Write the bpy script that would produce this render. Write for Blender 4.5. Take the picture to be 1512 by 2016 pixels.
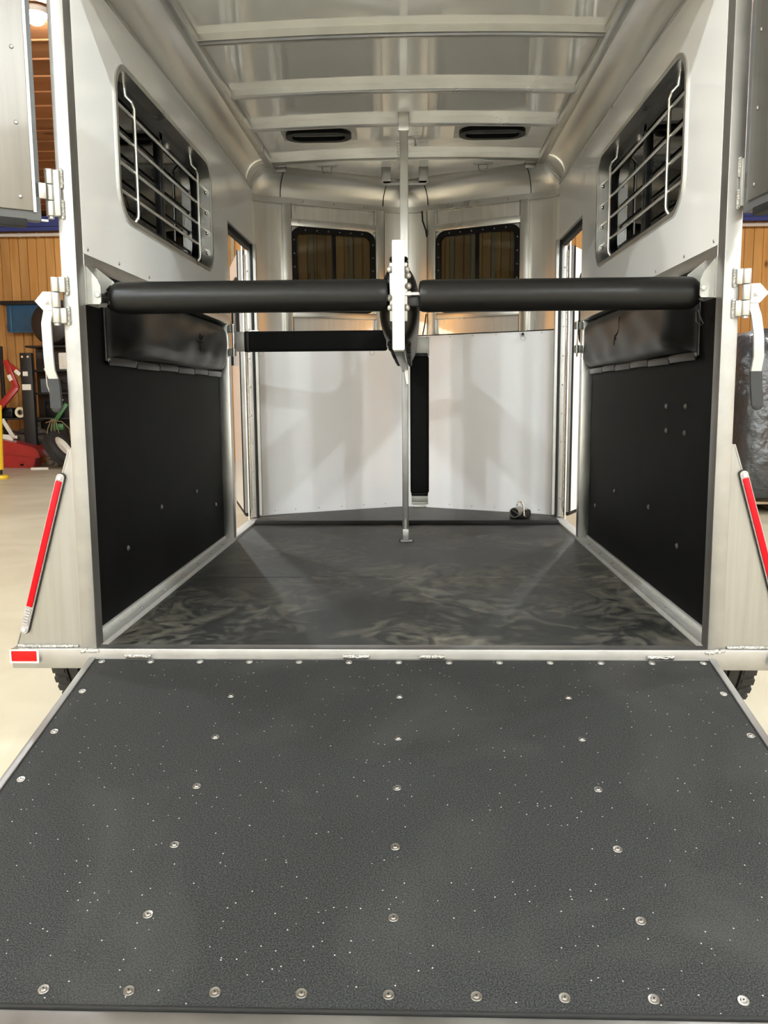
import bpy, bmesh, math, random
from mathutils import Vector, Matrix
R = math.radians
random.seed(7)
for o in list(bpy.data.objects):
    bpy.data.objects.remove(o, do_unlink=True)
scn = bpy.context.scene
COL = scn.collection

# ---------------------------------------------------------------- camera
F_PX, YAW, PITCH, ROLL = 1694.04, 0.03469, 0.13362, 0.00752
CAM = Vector((0.04587, -2.46131, 0.7388))
fw = Vector((-math.sin(YAW)*math.cos(PITCH), math.cos(YAW)*math.cos(PITCH), -math.sin(PITCH)))
rt = Vector((math.cos(YAW), math.sin(YAW), 0))
dn = fw.cross(rt)
rr = math.cos(ROLL)*rt + math.sin(ROLL)*dn
dd = -math.sin(ROLL)*rt + math.cos(ROLL)*dn
cd = bpy.data.cameras.new('camera')
cam = bpy.data.objects.new('camera', cd); COL.objects.link(cam)
M = Matrix.Identity(4)
for i in range(3):
    M[i][0] = rr[i]; M[i][1] = -dd[i]; M[i][2] = -fw[i]; M[i][3] = CAM[i]
cam.matrix_world = M
cd.sensor_fit = 'VERTICAL'; cd.sensor_height = 24.0; cd.lens = F_PX/2016*24.0
cd.clip_start = 0.05; cd.clip_end = 100
scn.camera = cam

# ---------------------------------------------------------------- world and exposure
w = bpy.data.worlds.new('world'); scn.world = w; w.use_nodes = True
w.node_tree.nodes['Background'].inputs[0].default_value = (1, .97, .92, 1)
w.node_tree.nodes['Background'].inputs[1].default_value = 0.05
vs = scn.view_settings
vs.view_transform = 'Standard'; vs.look = 'None'; vs.gamma = 1; vs.use_curve_mapping = False
vs.exposure = .72
try:
    scn.cycles.blur_glossy = 1.0; scn.cycles.sample_clamp_indirect = 6.0
except Exception:
    pass
LAMP_STRENGTH = 800.0          # lamps over and ahead of the trailer
BAY_STRENGTH = 1200.0          # work bay lamps just behind the viewer
REAR_STRENGTH = 2100.0         # back of the bay and added side lamps, raised to light the trailer inside
LAMP_COLOR = (.93, 1.0, 1.02, 1)

# ---------------------------------------------------------------- materials
MATS = {}
def nd(nt, t, **k):
    n = nt.nodes.new(t)
    for a, b in k.items():
        if a.startswith('i_'):
            n.inputs[a[2:].replace('_', ' ')].default_value = b
        else:
            setattr(n, a, b)
    return n
def mat(name, col, rough=.5, metal=0., spec=.5, coat=0., noise=None, bump=None, rvar=0., emit=None, stretch=(1,1,1), sheen=0):
    """noise=(scale, colour2, low, high); bump=(scale, strength, distance)"""
    m = bpy.data.materials.new(name); m.use_nodes = True; nt = m.node_tree
    b = nt.nodes['Principled BSDF']
    b.inputs['Base Color'].default_value = (*col, 1); b.inputs['Roughness'].default_value = rough
    b.inputs['Metallic'].default_value = metal; b.inputs['Specular IOR Level'].default_value = spec
    b.inputs['Coat Weight'].default_value = coat; b.inputs['Coat Roughness'].default_value = .08
    tc = nd(nt, 'ShaderNodeTexCoord'); mp = nd(nt, 'ShaderNodeMapping')
    mp.inputs['Scale'].default_value = stretch
    nt.links.new(tc.outputs['Object'], mp.inputs['Vector'])
    if noise:
        n = nd(nt, 'ShaderNodeTexNoise'); n.inputs['Scale'].default_value = noise[0]; n.inputs['Detail'].default_value = 6
        nt.links.new(mp.outputs[0], n.inputs['Vector'])
        r = nd(nt, 'ShaderNodeValToRGB'); r.color_ramp.elements[0].position = noise[2]; r.color_ramp.elements[1].position = noise[3]
        r.color_ramp.elements[0].color = (*col, 1); r.color_ramp.elements[1].color = (*noise[1], 1)
        nt.links.new(n.outputs['Fac'], r.inputs[0]); nt.links.new(r.outputs[0], b.inputs['Base Color'])
    if rvar:
        n2 = nd(nt, 'ShaderNodeTexNoise'); n2.inputs['Scale'].default_value = 5; n2.inputs['Detail'].default_value = 4
        nt.links.new(mp.outputs[0], n2.inputs['Vector'])
        mr = nd(nt, 'ShaderNodeMapRange'); mr.inputs['From Min'].default_value = .3; mr.inputs['From Max'].default_value = .7
        mr.inputs['To Min'].default_value = max(.02, rough-rvar); mr.inputs['To Max'].default_value = rough+rvar
        nt.links.new(n2.outputs['Fac'], mr.inputs['Value']); nt.links.new(mr.outputs[0], b.inputs['Roughness'])
    if bump:
        n3 = nd(nt, 'ShaderNodeTexNoise'); n3.inputs['Scale'].default_value = bump[0]; n3.inputs['Detail'].default_value = 3
        nt.links.new(mp.outputs[0], n3.inputs['Vector'])
        bp = nd(nt, 'ShaderNodeBump'); bp.inputs['Strength'].default_value = bump[1]; bp.inputs['Distance'].default_value = bump[2]
        nt.links.new(n3.outputs['Fac'], bp.inputs['Height']); nt.links.new(bp.outputs[0], b.inputs['Normal'])
    if emit:
        b.inputs['Emission Color'].default_value = emit[0]; b.inputs['Emission Strength'].default_value = emit[1]
    MATS[name] = m
    return m
A1 = (.68, .675, .65)
mat('aluminium', A1, .34, 1, rvar=.08, noise=(9, (.60, .595, .57), .35, .75))
mat('aluminium_bright', (.37, .365, .355), .48, 1, rvar=.08, noise=(14, (.315, .31, .30), .35, .75))
mat('aluminium_sheet', (.80, .79, .76), .33, 1, rvar=.05, noise=(3, (.72, .71, .68), .3, .75), bump=(3.0, .035, .01))
mat('aluminium_brushed', (.33, .32, .305), .38, 1, noise=(60, (.285, .275, .26), .3, .7), stretch=(1, 1, .04), rvar=.05)
mat('aluminium_satin', (.62, .615, .59), .5, .5, noise=(30, (.54, .535, .51), .35, .75))
mat('aluminium_nose', (.88, .865, .83), .28, .9, noise=(40, (.80, .785, .75), .3, .7), stretch=(1, 1, .03), rvar=.05)
mat('white_panel', (.81, .81, .80), .07, 0, spec=.5, bump=(1.6, .03, .02))
mat('white_roof', (.78, .775, .755), .04, 0, spec=.6, coat=.5, bump=(2.0, .025, .01))
mat('kick_white', (.81, .83, .86), .13, 0, spec=.5, bump=(1.4, .06, .02))
mat('black_liner', (.0018, .0019, .0019), .55, 0, spec=.05, noise=(6, (.004, .004, .004), .35, .8), bump=(350, .06, .002))
mat('vinyl', (.0055, .0053, .0051), .36, 0, spec=.26, bump=(260, .08, .002))
mat('vinyl_cloth', (.004, .004, .0042), .75, 0, spec=.2, bump=(500, .2, .002))
mat('rubber', (.012, .012, .012), .7, 0, spec=.3)
mat('door_sheet', (.27, .265, .25), .5, 1, noise=(60, (.235, .23, .215), .3, .7), stretch=(1, 1, .04))
mat('gasket', (.10, .105, .11), .6, 0)
mat('black_plastic', (.004, .004, .0045), .35, 0, spec=.2)
mat('zinc', (.41, .405, .385), .45, .8, noise=(20, (.35, .35, .33), .3, .75))
mat('chrome', (.9, .9, .9), .12, 1)
mat('steel_screw', (.36, .35, .33), .38, 1)
mat('powder_white', (.50, .495, .47), .40, .25, noise=(14, (.44, .435, .41), .35, .8))
mat('lever_metal', (.40, .395, .375), .42, .5, noise=(14, (.35, .345, .33), .35, .8))
mat('grip_grey', (.028, .029, .030), .6, spec=.25)
mat('weld', (.50, .495, .47), .45, .9, bump=(160, .8, .01))
mat('red_lens', (.40, .001, .006), .35, 0, spec=.15, bump=(160, .25, .003))
mat('red_reflector', (.46, .004, .004), .3, 0, spec=.2)
mat('clear_lens', (.34, .32, .31), .12, .3, spec=.7, bump=(300, .5, .003))
mat('red_paint', (.36, .012, .012), .32, 0, coat=.3, noise=(12, (.28, .010, .010), .4, .8))
mat('yellow_paint', (.80, .52, .02), .35, 0, coat=.3)
mat('blue_paint', (.018, .075, .14), .42, 0, noise=(8, (.013, .055, .11), .35, .8))
mat('blue_beam', (.025, .035, .16), .45, 0)
mat('green_paint', (.03, .12, .03), .4, 0)
mat('rust_iron', (.10, .08, .06), .6, .3, noise=(25, (.17, .145, .115), .35, .7))
mat('black_iron', (.012, .011, .010), .5, .2)
mat('dark_tank', (.018, .011, .008), .5, 0)
mat('off_white', (.72, .68, .58), .5, 0)
mat('cream_tape', (.82, .74, .50), .5, 0)
mat('tyre', (.020, .019, .018), .75, 0, noise=(30, (.032, .03, .028), .35, .75))
mat('batten_pale', (.5, .4, .25), .7)
mat('rope', (.22, .16, .08), .9, 0)
mat('wrap_film', (.030, .031, .033), .30, 0, spec=.6, bump=(7, .55, .05))
mat('pallet_wood', (.42, .32, .20), .8, 0, noise=(14, (.30, .22, .13), .3, .75))
mat('shop_white', (.84, .84, .83), .6, 0)
mat('pipe_grey', (.62, .55, .48), .5, .1)

def wood(name, c1, c2, c3, axis):
    m = bpy.data.materials.new(name); m.use_nodes = True; nt = m.node_tree; b = nt.nodes['Principled BSDF']
    b.inputs['Roughness'].default_value = .6; b.inputs['Specular IOR Level'].default_value = .25
    tc = nd(nt, 'ShaderNodeTexCoord'); oi = nd(nt, 'ShaderNodeObjectInfo')
    ad = nd(nt, 'ShaderNodeVectorMath', operation='ADD')
    cx = nd(nt, 'ShaderNodeCombineXYZ'); ml = nd(nt, 'ShaderNodeMath', operation='MULTIPLY'); ml.inputs[1].default_value = 37
    nt.links.new(oi.outputs['Random'], ml.inputs[0]); nt.links.new(ml.outputs[0], cx.inputs[0]); nt.links.new(ml.outputs[0], cx.inputs[1])
    nt.links.new(tc.outputs['Object'], ad.inputs[0]); nt.links.new(cx.outputs[0], ad.inputs[1])
    mp = nd(nt, 'ShaderNodeMapping'); mp.inputs['Scale'].default_value = axis
    nt.links.new(ad.outputs[0], mp.inputs[0])
    n = nd(nt, 'ShaderNodeTexNoise'); n.inputs['Scale'].default_value = 7; n.inputs['Detail'].default_value = 8; n.inputs['Distortion'].default_value = .6
    nt.links.new(mp.outputs[0], n.inputs['Vector'])
    r = nd(nt, 'ShaderNodeValToRGB'); e = r.color_ramp.elements
    e[0].position = .3; e[0].color = (*c1, 1); e[1].position = .7; e[1].color = (*c2, 1)
    nt.links.new(n.outputs['Fac'], r.inputs[0])
    # knots
    v = nd(nt, 'ShaderNodeTexVoronoi'); v.inputs['Scale'].default_value = 2.6
    mp2 = nd(nt, 'ShaderNodeMapping'); mp2.inputs['Scale'].default_value = tuple(1 if q == 1 else .55 for q in axis)
    nt.links.new(ad.outputs[0], mp2.inputs[0]); nt.links.new(mp2.outputs[0], v.inputs['Vector'])
    r2 = nd(nt, 'ShaderNodeValToRGB'); r2.color_ramp.elements[0].position = .05; r2.color_ramp.elements[1].position = .12
    nt.links.new(v.outputs['Distance'], r2.inputs[0])
    mx = nd(nt, 'ShaderNodeMix', data_type='RGBA'); mx.inputs['A'].default_value = (*c3, 1)
    nt.links.new(r2.outputs[0], mx.inputs['Factor']); nt.links.new(r.outputs[0], mx.inputs['B'])
    hs = nd(nt, 'ShaderNodeHueSaturation')
    mr = nd(nt, 'ShaderNodeMapRange'); mr.inputs['To Min'].default_value = .75; mr.inputs['To Max'].default_value = 1.2
    nt.links.new(oi.outputs['Random'], mr.inputs['Value']); nt.links.new(mr.outputs[0], hs.inputs['Value'])
    nt.links.new(mx.outputs['Result'], hs.inputs['Color']); nt.links.new(hs.outputs[0], b.inputs['Base Color'])
    MATS[name] = m
wood('plank_wood', (.42, .19, .047), (.60, .31, .098), (.12, .045, .012), (1, 1, .08))
wood('ceiling_wood', (.20, .075, .026), (.27, .11, .040), (.08, .025, .010), (.1, 1, 1))

def tinted_glass(name, tint):
    m = bpy.data.materials.new(name); m.use_nodes = True; nt = m.node_tree
    nt.nodes.remove(nt.nodes['Principled BSDF']); out = nt.nodes['Material Output']
    t = nd(nt, 'ShaderNodeBsdfTransparent'); t.inputs[0].default_value = (*tint, 1)
    g = nd(nt, 'ShaderNodeBsdfGlossy'); g.inputs['Roughness'].default_value = .02
    f = nd(nt, 'ShaderNodeFresnel'); f.inputs[0].default_value = 1.4
    mx = nd(nt, 'ShaderNodeMixShader')
    nt.links.new(f.outputs[0], mx.inputs[0]); nt.links.new(t.outputs[0], mx.inputs[1]); nt.links.new(g.outputs[0], mx.inputs[2])
    nt.links.new(mx.outputs[0], out.inputs[0]); MATS[name] = m
tinted_glass('dark_glass', (.035, .038, .038))
tinted_glass('smoke_glass', (.25, .28, .27))

def ramp_mat():
    m = bpy.data.materials.new('ramp_rubber'); m.use_nodes = True; nt = m.node_tree; b = nt.nodes['Principled BSDF']
    b.inputs['Roughness'].default_value = .85; b.inputs['Specular IOR Level'].default_value = .2
    tc = nd(nt, 'ShaderNodeTexCoord')
    def ramp(src, p0, p1, c0, c1):
        r = nd(nt, 'ShaderNodeValToRGB'); e = r.color_ramp.elements
        e[0].position = p0; e[1].position = p1; e[0].color = (*c0, 1); e[1].color = (*c1, 1)
        nt.links.new(src, r.inputs[0]); return r.outputs[0]
    fine = nd(nt, 'ShaderNodeTexNoise'); fine.inputs['Scale'].default_value = 330; fine.inputs['Detail'].default_value = 4
    nt.links.new(tc.outputs['Object'], fine.inputs['Vector'])
    base = ramp(fine.outputs['Fac'], .38, .72, (.009, .0095, .0095), (.046, .0465, .046))
    big = nd(nt, 'ShaderNodeTexNoise'); big.inputs['Scale'].default_value = 2.4; big.inputs['Detail'].default_value = 5; big.inputs['Distortion'].default_value = .8
    nt.links.new(tc.outputs['Object'], big.inputs['Vector'])
    dust = ramp(big.outputs['Fac'], .48, .78, (0, 0, 0), (.35, .35, .35))
    mx = nd(nt, 'ShaderNodeMix', data_type='RGBA'); mx.inputs['B'].default_value = (.062, .061, .057, 1)
    nt.links.new(dust, mx.inputs['Factor']); nt.links.new(base, mx.inputs['A'])
    vo = nd(nt, 'ShaderNodeTexVoronoi'); vo.inputs['Scale'].default_value = 75
    nt.links.new(tc.outputs['Object'], vo.inputs['Vector'])
    sp = ramp(vo.outputs['Distance'], .06, .13, (1, 1, 1), (0, 0, 0))
    sep = nd(nt, 'ShaderNodeSeparateColor'); nt.links.new(vo.outputs['Color'], sep.inputs[0])
    gt = nd(nt, 'ShaderNodeMath', operation='GREATER_THAN'); gt.inputs[1].default_value = .72; nt.links.new(sep.outputs[0], gt.inputs[0])
    mu = nd(nt, 'ShaderNodeMath', operation='MULTIPLY'); nt.links.new(gt.outputs[0], mu.inputs[0]); nt.links.new(sp, mu.inputs[1])
    mx2 = nd(nt, 'ShaderNodeMix', data_type='RGBA'); mx2.inputs['B'].default_value = (.42, .41, .38, 1)
    nt.links.new(mu.outputs[0], mx2.inputs['Factor']); nt.links.new(mx.outputs['Result'], mx2.inputs['A'])
    nt.links.new(mx2.outputs['Result'], b.inputs['Base Color'])
    bp = nd(nt, 'ShaderNodeBump'); bp.inputs['Strength'].default_value = .35; bp.inputs['Distance'].default_value = .002
    nt.links.new(fine.outputs['Fac'], bp.inputs['Height']); nt.links.new(bp.outputs[0], b.inputs['Normal'])
    MATS['ramp_rubber'] = m
ramp_mat()

def floor_rubber():
    m = bpy.data.materials.new('floor_rubber'); m.use_nodes = True; nt = m.node_tree; b = nt.nodes['Principled BSDF']
    b.inputs['Specular IOR Level'].default_value = .4
    tc = nd(nt, 'ShaderNodeTexCoord')
    mp = nd(nt, 'ShaderNodeMapping'); mp.inputs['Scale'].default_value = (1.5, 1.25, 1); nt.links.new(tc.outputs['Object'], mp.inputs[0])
    n = nd(nt, 'ShaderNodeTexNoise'); n.inputs['Scale'].default_value = 4.2; n.inputs['Detail'].default_value = 10; n.inputs['Distortion'].default_value = 3.0
    nt.links.new(mp.outputs[0], n.inputs['Vector'])
    msk = nd(nt, 'ShaderNodeTexNoise'); msk.inputs['Scale'].default_value = 1.5; msk.inputs['Detail'].default_value = 2
    nt.links.new(tc.outputs['Object'], msk.inputs['Vector'])
    mm = nd(nt, 'ShaderNodeMath', operation='MULTIPLY'); nt.links.new(n.outputs['Fac'], mm.inputs[0]); nt.links.new(msk.outputs['Fac'], mm.inputs[1])
    r = nd(nt, 'ShaderNodeValToRGB'); e = r.color_ramp.elements
    e[0].position = .205; e[0].color = (.016, .017, .017, 1); e[1].position = .42; e[1].color = (.155, .142, .115, 1)
    nt.links.new(mm.outputs[0], r.inputs[0]); nt.links.new(r.outputs[0], b.inputs['Base Color'])
    mr = nd(nt, 'ShaderNodeMapRange'); mr.inputs['From Min'].default_value = .2; mr.inputs['From Max'].default_value = .45
    mr.inputs['To Min'].default_value = .50; mr.inputs['To Max'].default_value = .72
    nt.links.new(mm.outputs[0], mr.inputs['Value']); nt.links.new(mr.outputs[0], b.inputs['Roughness'])
    f = nd(nt, 'ShaderNodeTexNoise'); f.inputs['Scale'].default_value = 240
    nt.links.new(tc.outputs['Object'], f.inputs['Vector'])
    bp = nd(nt, 'ShaderNodeBump'); bp.inputs['Strength'].default_value = .22; bp.inputs['Distance'].default_value = .002
    nt.links.new(f.outputs['Fac'], bp.inputs['Height']); nt.links.new(bp.outputs[0], b.inputs['Normal'])
    MATS['floor_rubber'] = m
floor_rubber()

def concrete():
    m = bpy.data.materials.new('concrete'); m.use_nodes = True; nt = m.node_tree; b = nt.nodes['Principled BSDF']
    b.inputs['Roughness'].default_value = .42
    tc = nd(nt, 'ShaderNodeTexCoord')
    n = nd(nt, 'ShaderNodeTexNoise'); n.inputs['Scale'].default_value = 1.3; n.inputs['Detail'].default_value = 9; n.inputs['Distortion'].default_value = 1.2
    nt.links.new(tc.outputs['Object'], n.inputs['Vector'])
    r = nd(nt, 'ShaderNodeValToRGB'); e = r.color_ramp.elements
    e[0].position = .3; e[0].color = (.45, .40, .285, 1); e[1].position = .68; e[1].color = (.57, .52, .395, 1)
    nt.links.new(n.outputs['Fac'], r.inputs[0])
    v = nd(nt, 'ShaderNodeTexVoronoi'); v.inputs['Scale'].default_value = 1.7; nt.links.new(tc.outputs['Object'], v.inputs['Vector'])
    r2 = nd(nt, 'ShaderNodeValToRGB'); r2.color_ramp.elements[0].position = .035; r2.color_ramp.elements[1].position = .06
    nt.links.new(v.outputs['Distance'], r2.inputs[0])
    mx = nd(nt, 'ShaderNodeMix', data_type='RGBA'); mx.inputs['A'].default_value = (.16, .09, .04, 1)
    nt.links.new(r2.outputs[0], mx.inputs['Factor']); nt.links.new(r.outputs[0], mx.inputs['B'])
    nt.links.new(mx.outputs['Result'], b.inputs['Base Color'])
    bp = nd(nt, 'ShaderNodeBump'); bp.inputs['Strength'].default_value = .1; bp.inputs['Distance'].default_value = .01
    nt.links.new(n.outputs['Fac'], bp.inputs['Height']); nt.links.new(bp.outputs[0], b.inputs['Normal'])
    MATS['concrete'] = m
concrete()
mat('lamp_glow', (1, 1, 1), .5, emit=(LAMP_COLOR, LAMP_STRENGTH))
mat('bay_lamp_glow', (1, 1, 1), .5, emit=(LAMP_COLOR, BAY_STRENGTH))
mat('rear_lamp_glow', (1, 1, 1), .5, emit=(LAMP_COLOR, REAR_STRENGTH))

# ---------------------------------------------------------------- mesh helpers
ORG = {}
class B:
    """collects shapes in world coordinates (or local ones) and links them as one mesh object"""
    def __init__(s): s.bm = bmesh.new()
    def _add(s, bm):
        me = bpy.data.meshes.new('tmp'); bm.to_mesh(me); bm.free(); s.bm.from_mesh(me); bpy.data.meshes.remove(me); return s
    def box(s, x0, x1, y0, y1, z0, z1, bev=0, seg=2, m=None):
        b = bmesh.new(); bmesh.ops.create_cube(b, size=1)
        for v in b.verts:
            v.co = Vector((x0+(v.co.x+.5)*(x1-x0), y0+(v.co.y+.5)*(y1-y0), z0+(v.co.z+.5)*(z1-z0)))
        if bev: bmesh.ops.bevel(b, geom=b.edges[:], offset=bev, segments=seg, affect='EDGES', profile=.5)
        if m is not None: bmesh.ops.transform(b, matrix=m, verts=b.verts)
        return s._add(b)
    def cyl(s, p0, p1, r, n=16, r2=None, bev=0):
        p0, p1 = Vector(p0), Vector(p1); d = p1-p0; b = bmesh.new()
        bmesh.ops.create_cone(b, cap_ends=True, segments=n, radius1=r, radius2=r if r2 is None else r2, depth=d.length)
        if bev:
            e = [q for q in b.edges if len(q.link_faces) == 2 and any(len(f.verts) == n for f in q.link_faces) and n > 4]
            bmesh.ops.bevel(b, geom=e, offset=bev, segments=3, affect='EDGES', profile=.5)
        q = Vector((0, 0, 1)).rotation_difference(d.normalized()).to_matrix().to_4x4()
        bmesh.ops.transform(b, matrix=Matrix.Translation((p0+p1)/2) @ q, verts=b.verts)
        return s._add(b)
    def ball(s, c, r, u=12, v=8, m=None):
        b = bmesh.new(); bmesh.ops.create_uvsphere(b, u_segments=u, v_segments=v, radius=1)
        rs = r if hasattr(r, '__len__') else (r, r, r)
        for q in b.verts: q.co = Vector((c[0]+q.co.x*rs[0], c[1]+q.co.y*rs[1], c[2]+q.co.z*rs[2]))
        if m is not None: bmesh.ops.transform(b, matrix=m, verts=b.verts)
        return s._add(b)
    def tube(s, path, r, n=8, closed=False):
        P = [Vector(p) for p in path]; b = bmesh.new(); rings = []; N = len(P); up = None
        for i, p in enumerate(P):
            if closed: t = (P[(i+1) % N]-P[i-1]).normalized()
            else: t = (P[min(i+1, N-1)]-P[max(i-1, 0)]).normalized()
            if up is None:
                a = Vector((0, 0, 1)) if abs(t.z) < .9 else Vector((1, 0, 0)); up = t.cross(a).normalized()
            else: up = (up - t*up.dot(t)).normalized()
            w2 = t.cross(up); rad = r[i] if hasattr(r, '__len__') else r
            rings.append([b.verts.new(p+rad*(math.cos(2*math.pi*k/n)*up+math.sin(2*math.pi*k/n)*w2)) for k in range(n)])
        for i in range(N if closed else N-1):
            a, c = rings[i], rings[(i+1) % N]
            for k in range(n): b.faces.new((a[k], a[(k+1) % n], c[(k+1) % n], c[k]))
        if not closed: b.faces.new(rings[0][::-1]); b.faces.new(rings[-1])
        return s._add(b)
    def strip(s, rows, thick=None, closed_u=False):
        """surface through rows of points; thick = vector offset (or function of a point) that makes it solid"""
        b = bmesh.new(); G = [[b.verts.new(p) for p in row] for row in rows]; nr, nc = len(G), len(G[0])
        for i in range(nr-1):
            for j in range(nc if closed_u else nc-1):
                b.faces.new((G[i][j], G[i][(j+1) % nc], G[i+1][(j+1) % nc], G[i+1][j]))
        if thick is not None:
            H = [[b.verts.new(Vector(p)+(thick(Vector(p)) if callable(thick) else Vector(thick))) for p in row] for row in rows]
            for i in range(nr-1):
                for j in range(nc-1): b.faces.new((H[i][j], H[i+1][j], H[i+1][j+1], H[i][j+1]))
            ring = [(0, j) for j in range(nc)]+[(i, nc-1) for i in range(1, nr)]+[(nr-1, j) for j in range(nc-2, -1, -1)]+[(i, 0) for i in range(nr-2, 0, -1)]
            for k in range(len(ring)):
                a, c = ring[k], ring[(k+1) % len(ring)]
                b.faces.new((G[a[0]][a[1]], H[a[0]][a[1]], H[c[0]][c[1]], G[c[0]][c[1]]))
        return s._add(b)
    def prism(s, loops, plane, a0, a1, m=None):
        """first loop outer, others holes; plane yz -> extruded along x, xz -> along y, xy -> along z"""
        b = bmesh.new(); ed = []
        def P(u, v, a): return {'yz': (a, u, v), 'xz': (u, a, v), 'xy': (u, v, a)}[plane]
        for lp in loops:
            vs_ = [b.verts.new(P(u, v, a0)) for u, v in lp]
            ed += [b.edges.new((vs_[i], vs_[(i+1) % len(vs_)])) for i in range(len(vs_))]
        if len(loops) == 1: b.faces.new(vs_)
        else: bmesh.ops.triangle_fill(b, use_beauty=True, use_dissolve=True, edges=ed)
        g = bmesh.ops.extrude_face_region(b, geom=b.faces[:])
        d = Vector(P(0, 0, a1))-Vector(P(0, 0, a0))
        bmesh.ops.translate(b, vec=d, verts=[v for v in g['geom'] if isinstance(v, bmesh.types.BMVert)])
        if m is not None: bmesh.ops.transform(b, matrix=m, verts=b.verts)
        return s._add(b)
    def lathe(s, prof, c, axis='Z', n=24, m=None):
        rows = []
        for r, h in prof:
            row = []
            for k in range(n):
                a = 2*math.pi*k/n; x, y = r*math.cos(a), r*math.sin(a)
                row.append(Vector(c)+Vector({'Z': (x, y, h), 'X': (h, x, y), 'Y': (x, h, y)}[axis]))
            rows.append(row)
        if m is not None: rows = [[m @ p for p in row] for row in rows]
        return s.strip(rows, closed_u=True)
    def xf(s, m): bmesh.ops.transform(s.bm, matrix=m, verts=s.bm.verts); return s
    def build(s, name, material, parent=None, smooth=35, local=False):
        bm = s.bm; bmesh.ops.recalc_face_normals(bm, faces=bm.faces)
        me = bpy.data.meshes.new(name); bm.to_mesh(me); bm.free()
        o = bpy.data.objects.new(name, me); COL.objects.link(o); me.materials.append(MATS[material])
        if parent is not None:
            o.parent = parent; org = ORG[parent.name] if not local else Vector((0, 0, 0))
            if org.length: me.transform(Matrix.Translation(-org))
            ORG[o.name] = org
        else: ORG[o.name] = Vector((0, 0, 0))
        if smooth:
            for p in me.polygons: p.use_smooth = True
            me.set_sharp_from_angle(angle=R(smooth))
        me.update(); return o
def tag(o, label, cat=None, group=None, kind=None):
    o['label'] = label
    if cat: o['category'] = cat
    if group: o['group'] = group
    if kind: o['kind'] = kind
    return o
def empty(name, loc=(0, 0, 0), rot=(0, 0, 0)):
    o = bpy.data.objects.new(name, None); COL.objects.link(o); o.location = loc; o.rotation_euler = rot; o.empty_display_size = .05
    ORG[o.name] = Vector(loc); return o
def struct(o, label, cat): return tag(o, label, cat, kind='structure')
def piece(name, mesh_obj, loc, parent, rot=(0, 0, 0), local=False):
    """another copy of a small piece that shares mesh data"""
    o = bpy.data.objects.new(name, mesh_obj.data); COL.objects.link(o); o.parent = parent
    o.location = Vector(loc) - (Vector((0, 0, 0)) if local else ORG[parent.name]); o.rotation_euler = rot
    ORG[o.name] = Vector((0, 0, 0)); return o
def rrect(x0, x1, y0, y1, r, n=6):
    out = []
    for cx, cy, a in ((x1-r, y1-r, 0), (x0+r, y1-r, 90), (x0+r, y0+r, 180), (x1-r, y0+r, 270)):
        for k in range(n+1):
            t = R(a+90*k/n); out.append((cx+r*math.cos(t), cy+r*math.sin(t)))
    return out
PROTO = {}
def proto(name, b, material, smooth=35):
    """hidden-free prototype mesh: keeps only the mesh data"""
    o = b.build(name, material, smooth=smooth); me = o.data; bpy.data.objects.remove(o)
    class Hold: data = me
    PROTO[name] = Hold; return Hold

GROUND = -.335
# =====================================================================================================
# SHOP AROUND THE TRAILER
# =====================================================================================================
b = B().box(-9, 9, -9, 12.1, GROUND-.1, GROUND)
struct(b.build('floor', 'concrete'), 'pale beige concrete floor of the workshop around the trailer', 'floor')
CEIL = 3.72
wf = empty('wall_far', (0, 12, GROUND)); struct(wf, 'far workshop wall of upright orange-brown pine planks', 'wall')
B().box(-9, 9, 12.03, 12.12, GROUND, CEIL+.1).build('backing', 'black_iron', wf)
pb = B().box(-.0725, .0725, -.03, 0, 0, CEIL-GROUND, bev=.010, seg=1)
hp = proto('plank', pb, 'plank_wood', smooth=0)
for k in range(118):
    piece('plank', hp, (-8.8+.15*k, 12.03+random.uniform(-.004, .004), GROUND), wf)
for xx in (-2.9, -2.25, -1.6, -.96, -.3, .30, .68, 1.02, 1.35, 1.70, 2.3, 2.95):
    B().box(xx-.03, xx+.03, 11.955, 11.998, GROUND, 3.4, bev=.004).build('batten', 'pallet_wood', wf)
wc = empty('ceiling', (0, 0, CEIL)); struct(wc, 'low brown wooden workshop ceiling with pale board edges', 'ceiling')
B().box(-9, 9, -9, 12.1, .05+CEIL, .1+CEIL).build('backing', 'black_iron', wc)
pb = B().box(-9, 9, -.196, .196, 0, .03).box(-9, 9, -.203, -.185, -.014, 0)
hp = proto('ceiling_plank', pb, 'ceiling_wood', smooth=0)
for k in range(27):
    piece('plank', hp, (0, 1.27+.402*k, CEIL), wc)
lp = B().box(-9, 9, -.49, .49, 0, .03)  # unseen stretch of ceiling made white to bounce light into the trailer
for q in range(30): lp.box(-9+.6*q, -8.95+.6*q, -.49, .49, -.02, 0)
lp = proto('bounce_panel', lp, 'shop_white', smooth=0)
for k in range(9):
    piece('bounce_panel', lp, (0, .55-1.0*k, CEIL), wc)
for nm, x0, x1, m_ in (('wall_left_shop', -9.1, -9, 'plank_wood'), ('wall_right_shop', 9, 9.1, 'plank_wood')):
    struct(B().box(x0, x1, -9, 12.1, GROUND, CEIL).build(nm, m_), ('side wall of the workshop on the '+nm.split('_')[1]), 'wall')
struct(B().box(-9.1, 9.1, -7.3, -7.2, GROUND, CEIL).build('wall_behind', 'shop_white'), 'white workshop wall behind the viewer', 'wall')

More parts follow.
